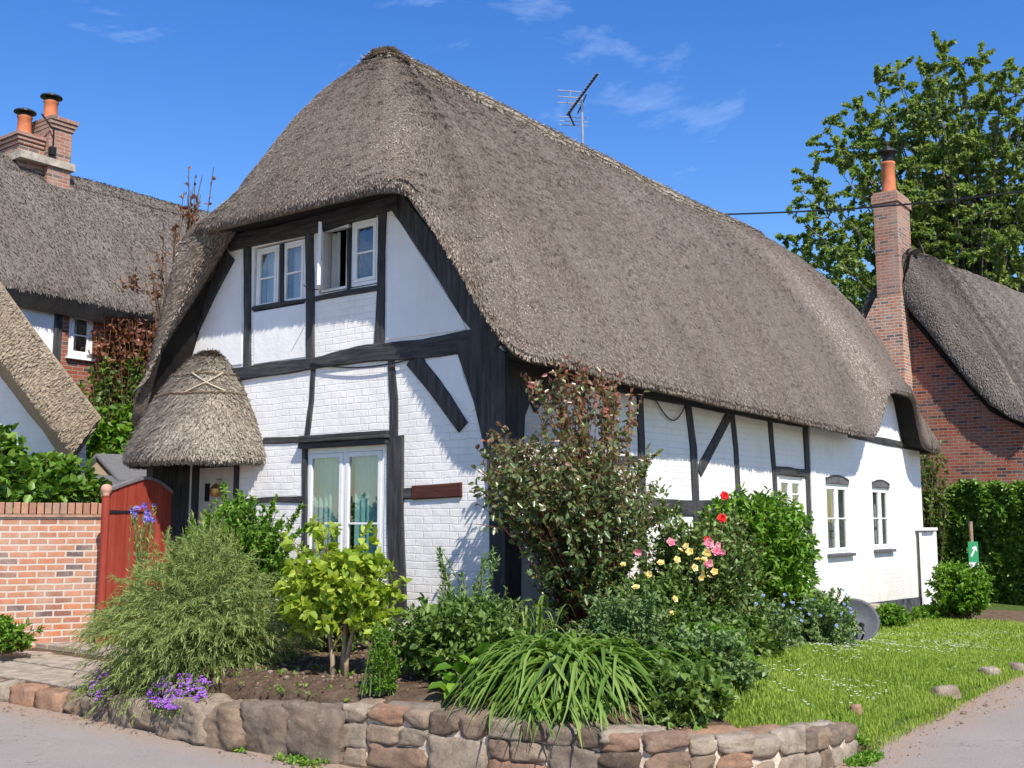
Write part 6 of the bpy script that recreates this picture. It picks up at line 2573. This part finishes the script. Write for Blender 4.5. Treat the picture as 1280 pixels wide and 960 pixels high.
# --- tree right
def big_tree():
    b0 = np.array(dep(1235, 640, 36))
    b0[2] = -.3
    e = empty('broadleaf_tree', b0, 'tall airy broadleaf tree rising behind the brick cottage on the right', 'tree')
    mb = MB()
    top = b0 + np.array([0, 0, 9.0])
    mb.tube([b0, b0 + np.array([.1, 0, 3]), b0 + np.array([.1, .1, 6]), top], [.5, .42, .33, .22], 12)
    mb.build('trunk', M['bark'], e, smooth=True)
    # main limbs end at points that outline the crown as photographed
    limb_px = [(985, 262), (1000, 240), (1015, 300), (1048, 145), (1050, 190), (1066, 185), (1095, 105), (1120, 92), (1150, 90), (1178, 66), (1205, 80), (1225, 76), (1255, 88), (1275, 95), (1130, 110), (1100, 130), (1160, 100), (1075, 140),
               (1300, 70), (1340, 90), (1020, 335), (1040, 360), (1110, 160), (1150, 130), (1200, 120), (1250, 140), (1300, 150), (1370, 150), (1090, 230), (1140, 210), (1190, 200), (1240, 210), (1290, 220),
               (1060, 270), (1110, 290), (1160, 280), (1210, 290), (1260, 280), (1310, 290), (1380, 230), (1400, 300), (1200, 340), (1260, 330), (1330, 350), (1060, 320), (1120, 340), (980, 300), (1015, 225), (1035, 165), (1085, 150),
               (1160, 330), (1130, 250), (1230, 250), (1180, 160), (1280, 180), (1350, 200), (1230, 100), (1170, 95), (1070, 300), (1150, 380), (1230, 370), (1090, 370), (1290, 380), (1040, 320), (1075, 240), (1050, 215), (1175, 240), (1215, 180), (1255, 300), (1150, 180), (1100, 200), (1130, 300), (1275, 250), (1190, 370), (1150, 350), (1230, 400), (1170, 400)]
    ends = np.array([dep(px, py, 36 + random.uniform(-3.2, 3.2)) for px, py in limb_px])
    start = b0 + np.array([.1, .1, 0])
    bz = np.clip(ends[:, 2] * .45, 3.5, 8.5)
    B = np.stack([np.full(len(ends), start[0]), np.full(len(ends), start[1]), bz], 1)
    mid = B * .45 + ends * .55 + np.array([0, 0, .7])
    t = np.linspace(0, 1, 12)[None, :, None]
    limbs = (1 - t) ** 2 * B[:, None] + 2 * t * (1 - t) * mid[:, None] + t ** 2 * ends[:, None]
    npmesh('branches', *tubes_np(limbs, .07, .010, 6), M['bark'], e, True)
    # secondary branchlets
    tg, st = [], []
    for L in limbs:
        for _ in range(29):
            k_ = random.randint(4, 11)
            s_ = L[k_]
            out = nrmz(rng.normal(0, 1, (1, 3)))[0] * random.uniform(.6, 2.0) * (1.25 - .07 * k_) * np.array([1, 1, .75])
            out[2] += .12
            tg.append(s_ + out)
            st.append(s_)
    tg, st = np.array(tg), np.array(st)
    t = np.linspace(0, 1, 6)[None, :, None]
    md = (tg + st) / 2 + np.array([0, 0, .12])
    tw = (1 - t) ** 2 * st[:, None] + 2 * t * (1 - t) * md[:, None] + t ** 2 * tg[:, None]
    npmesh('twigs', *tubes_np(tw, .022, .006, 3), M['bark'], e)
    # leaves in sprays
    parts = [leaves_on(tw, 84, .125, .08, .25, .75, .2, .7, .15, None, .15), leaves_on(limbs[:, 5:], 30, .155, .10, .3, .7, .2, .7, .15, None, .1)]
    npmesh('foliage', *merge(parts), LM['tree'], e)


big_tree()

# ------------------------------------------------------------------ grass, daisies, litter


def scatter(n, x0, x1, y0, y1, dens):
    X = x0 + (x1 - x0) * rng.random(n)
    Y = y0 + (y1 - y0) * rng.random(n)
    k = np.array([dens(x, y) for x, y in zip(X, Y)])
    s = rng.random(n) < k
    X, Y = X[s], Y[s]
    Z = np.array([h(x, y) for x, y in zip(X, Y)])
    return np.stack([X, Y, Z], 1)


def blades(P, Hh, Wd, lean=.45, taper=True):
    n = len(P)
    az = rng.random(n) * 2 * PI
    d = np.stack([np.cos(az), np.sin(az), np.zeros(n)], 1)
    sd_ = np.stack([-np.sin(az), np.cos(az), np.zeros(n)], 1)
    hh = (Hh * (.5 + rng.random(n)))[:, None]
    ln = (lean * rng.random(n))[:, None]
    m_ = P + np.array([0, 0, 1]) * hh * .55 + d * hh * ln * .35
    t = P + np.array([0, 0, 1]) * hh * (1 - ln * .3) + d * hh * ln
    V = np.stack([P - sd_ * Wd, P + sd_ * Wd, m_ + sd_ * Wd * .8, t, m_ - sd_ * Wd * .8], 1)
    b = np.arange(n)[:, None] * 5
    Q = np.concatenate([b + np.array([[0, 1, 2, 4]]), b + np.array([[4, 2, 3, 3]])])
    return V.reshape(-1, 3), Q, np.repeat(rng.random(n), 5)


def clump(x, y):
    return .55 + .45 * noise.noise(Vector((x * 2.5, y * 2.5, 0)))


Pg = scatter(210000, -1.95, 6.5, -3.85, -1.2, lambda x, y: grassy(x, y) * (.45 + .55 * clump(x, y)))
Pg2 = scatter(70000, 6.5, 13.5, -4.2, -.3, lambda x, y: grassy(x, y) * (.5 + .5 * clump(x, y)))


def tri_fix(V, Q):
    return V, Q


def blades_tri(P, Hh, Wd, lean=.6):
    n = len(P)
    az = rng.random(n) * 2 * PI
    d = np.stack([np.cos(az), np.sin(az), np.zeros(n)], 1)
    sd_ = np.stack([-np.sin(az), np.cos(az), np.zeros(n)], 1)
    hh = (Hh * (.5 + rng.random(n)))[:, None] if np.isscalar(Hh) else (Hh * (.5 + rng.random(n)))[:, None]
    ln = (lean * rng.random(n))[:, None]
    m_ = P + np.array([0, 0, 1]) * hh * .6 + d * hh * ln * .35
    t = P + np.array([0, 0, 1]) * hh * (1 - ln * .35) + d * hh * ln
    V = np.stack([P - sd_ * Wd, P + sd_ * Wd, m_ + sd_ * Wd * .85, m_ - sd_ * Wd * .85, t + sd_ * Wd * .1, t - sd_ * Wd * .1], 1)
    b = np.arange(n)[:, None] * 6
    Q = np.concatenate([b + np.array([[0, 1, 2, 3]]), b + np.array([[3, 2, 4, 5]])])
    r = np.clip(rng.random(n) * .75 + .25 * np.array([noise.noise(Vector(p * 1.6)) for p in P]) + .1, 0, 1)
    return V.reshape(-1, 3), Q, np.repeat(r, 6)


hgt1 = np.where(Pg[:, 1] < -3.45, .055, .04)
g1_ = blades_tri(Pg, hgt1, .0028)
g2_ = blades_tri(Pg2, .06, .006)
tag(npmesh('lawn_grass', *merge([g1_, g2_]), LM['grass']), 'short green grass covering the sloping verge', 'grass', kind='stuff')


def daisy_d(x, y):
    return grassy(x, y) * max(0, noise.noise(Vector((x * 1.1 + 7, y * 1.5, 2))) * 1.6 + .25)


Pd = scatter(3600, -.6, 9.5, -3.3, -.9, daisy_d)
parts = []
n = len(Pd)
for k_ in range(7):
    a_ = k_ * 2 * PI / 7
    D = np.repeat(np.array([[math.cos(a_), math.sin(a_), .25]]), n, 0)
    parts.append(leaf_geo(Pd + np.array([0, 0, .055]), D, np.repeat(np.array([[0, 0, 1.]]), n, 0), .015, .012, .05, .0))
tag(npmesh('daisies', *merge(parts), LM['white']), 'small white daisies sprinkled through the lawn', 'daisies', kind='stuff')

# ground cover weeds at wall foot and on boulders
Pw = []
for (x0, x1, y0, y1, n_) in ((-3.35, -3.15, -.9, -.5, 60), (-3.3, -2.9, -.2, .2, 30), (-1.1, -.7, -3.85, -3.72, 120), (-2.9, -2.3, -.9, 1.6, 60), (-1.0, -.5, -3.75, -3.5, 160), (-3.0, -2.4, 2.3, 2.6, 40)):
    for _ in range(n_):
        x, y = random.uniform(x0, x1), random.uniform(y0, y1)
        Pw.append((x, y, max(0, h(x, y)) + .01))
for _ in range(900):
    x, y = random.uniform(-1.8, 7), random.uniform(-3.7, -1.4)
    if grassy(x, y) > .3 and noise.noise(Vector((x * 2, y * 2, 9))) > .05:
        Pw.append((x, y, h(x, y) + .02))
Pw = np.array(Pw)
Pw = np.repeat(Pw, 4, 0) + rng.normal(0, .02, (len(Pw) * 4, 3)) * np.array([1, 1, .3])
tag(npmesh('weeds', *leaf_geo(Pw, rng.normal(0, 1, Pw.shape) + np.array([0, 0, .6]), rng.normal(0, .4, Pw.shape) + np.array([0, 0, 1]), .035, .017), LM['bright']),
    'little green weeds along the lane edge and the bed', 'weeds', kind='stuff')

# leaf litter and grit on the soil and along the road edge


def litter_d(x, y):
    if -3.0 < x < .0 and -3.3 < y < 2.2:
        return .8
    d = road_edge(x, y)
    if -.08 < d < .4:
        return .9 * (1 - max(0, d) / .4)
    return 0


Pl = scatter(30000, -3.7, 5.0, -4.4, 4.5, litter_d)
Pl[:, 2] = np.maximum(Pl[:, 2], .004) + .006
n = len(Pl)
tag(npmesh('leaf_litter', *leaf_geo(Pl, rng.normal(0, 1, (n, 3)) * np.array([1, 1, .25]), rng.normal(0, .5, (n, 3)) + np.array([0, 0, 1]), .018 * (.4 + rng.random(n)), .008), LM['straw']),
    'dry brown litter strewn on the soil and along the lane edge', 'litter', kind='stuff')
mb = MB()
random.seed(77)
nn_ = 0
while nn_ < 900:
    x, y = random.uniform(-3.6, 4.5), random.uniform(-4.3, 4.5)
    inb = (-2.95 < x < -.3 and -1.0 < y < 2.2)
    d = road_edge(x, y)
    if not (inb or (-.06 < d < .3)):
        continue
    z = max(h(x, y), .002)
    s_ = random.uniform(.006, .022) if not inb else random.uniform(.01, .035)
    mb.cur = random.random()
    rock(mb, (x, y, z + s_ * .2), (s_ * 1.3, s_, s_ * .8), random.random() * 3, .2, nn_, 4, 2.5)
    nn_ += 1
tag(mb.build('pebbles', M['stone'], fixn=False), 'fine grit and clods on the bed and at the lane edge', 'pebbles', kind='stuff')
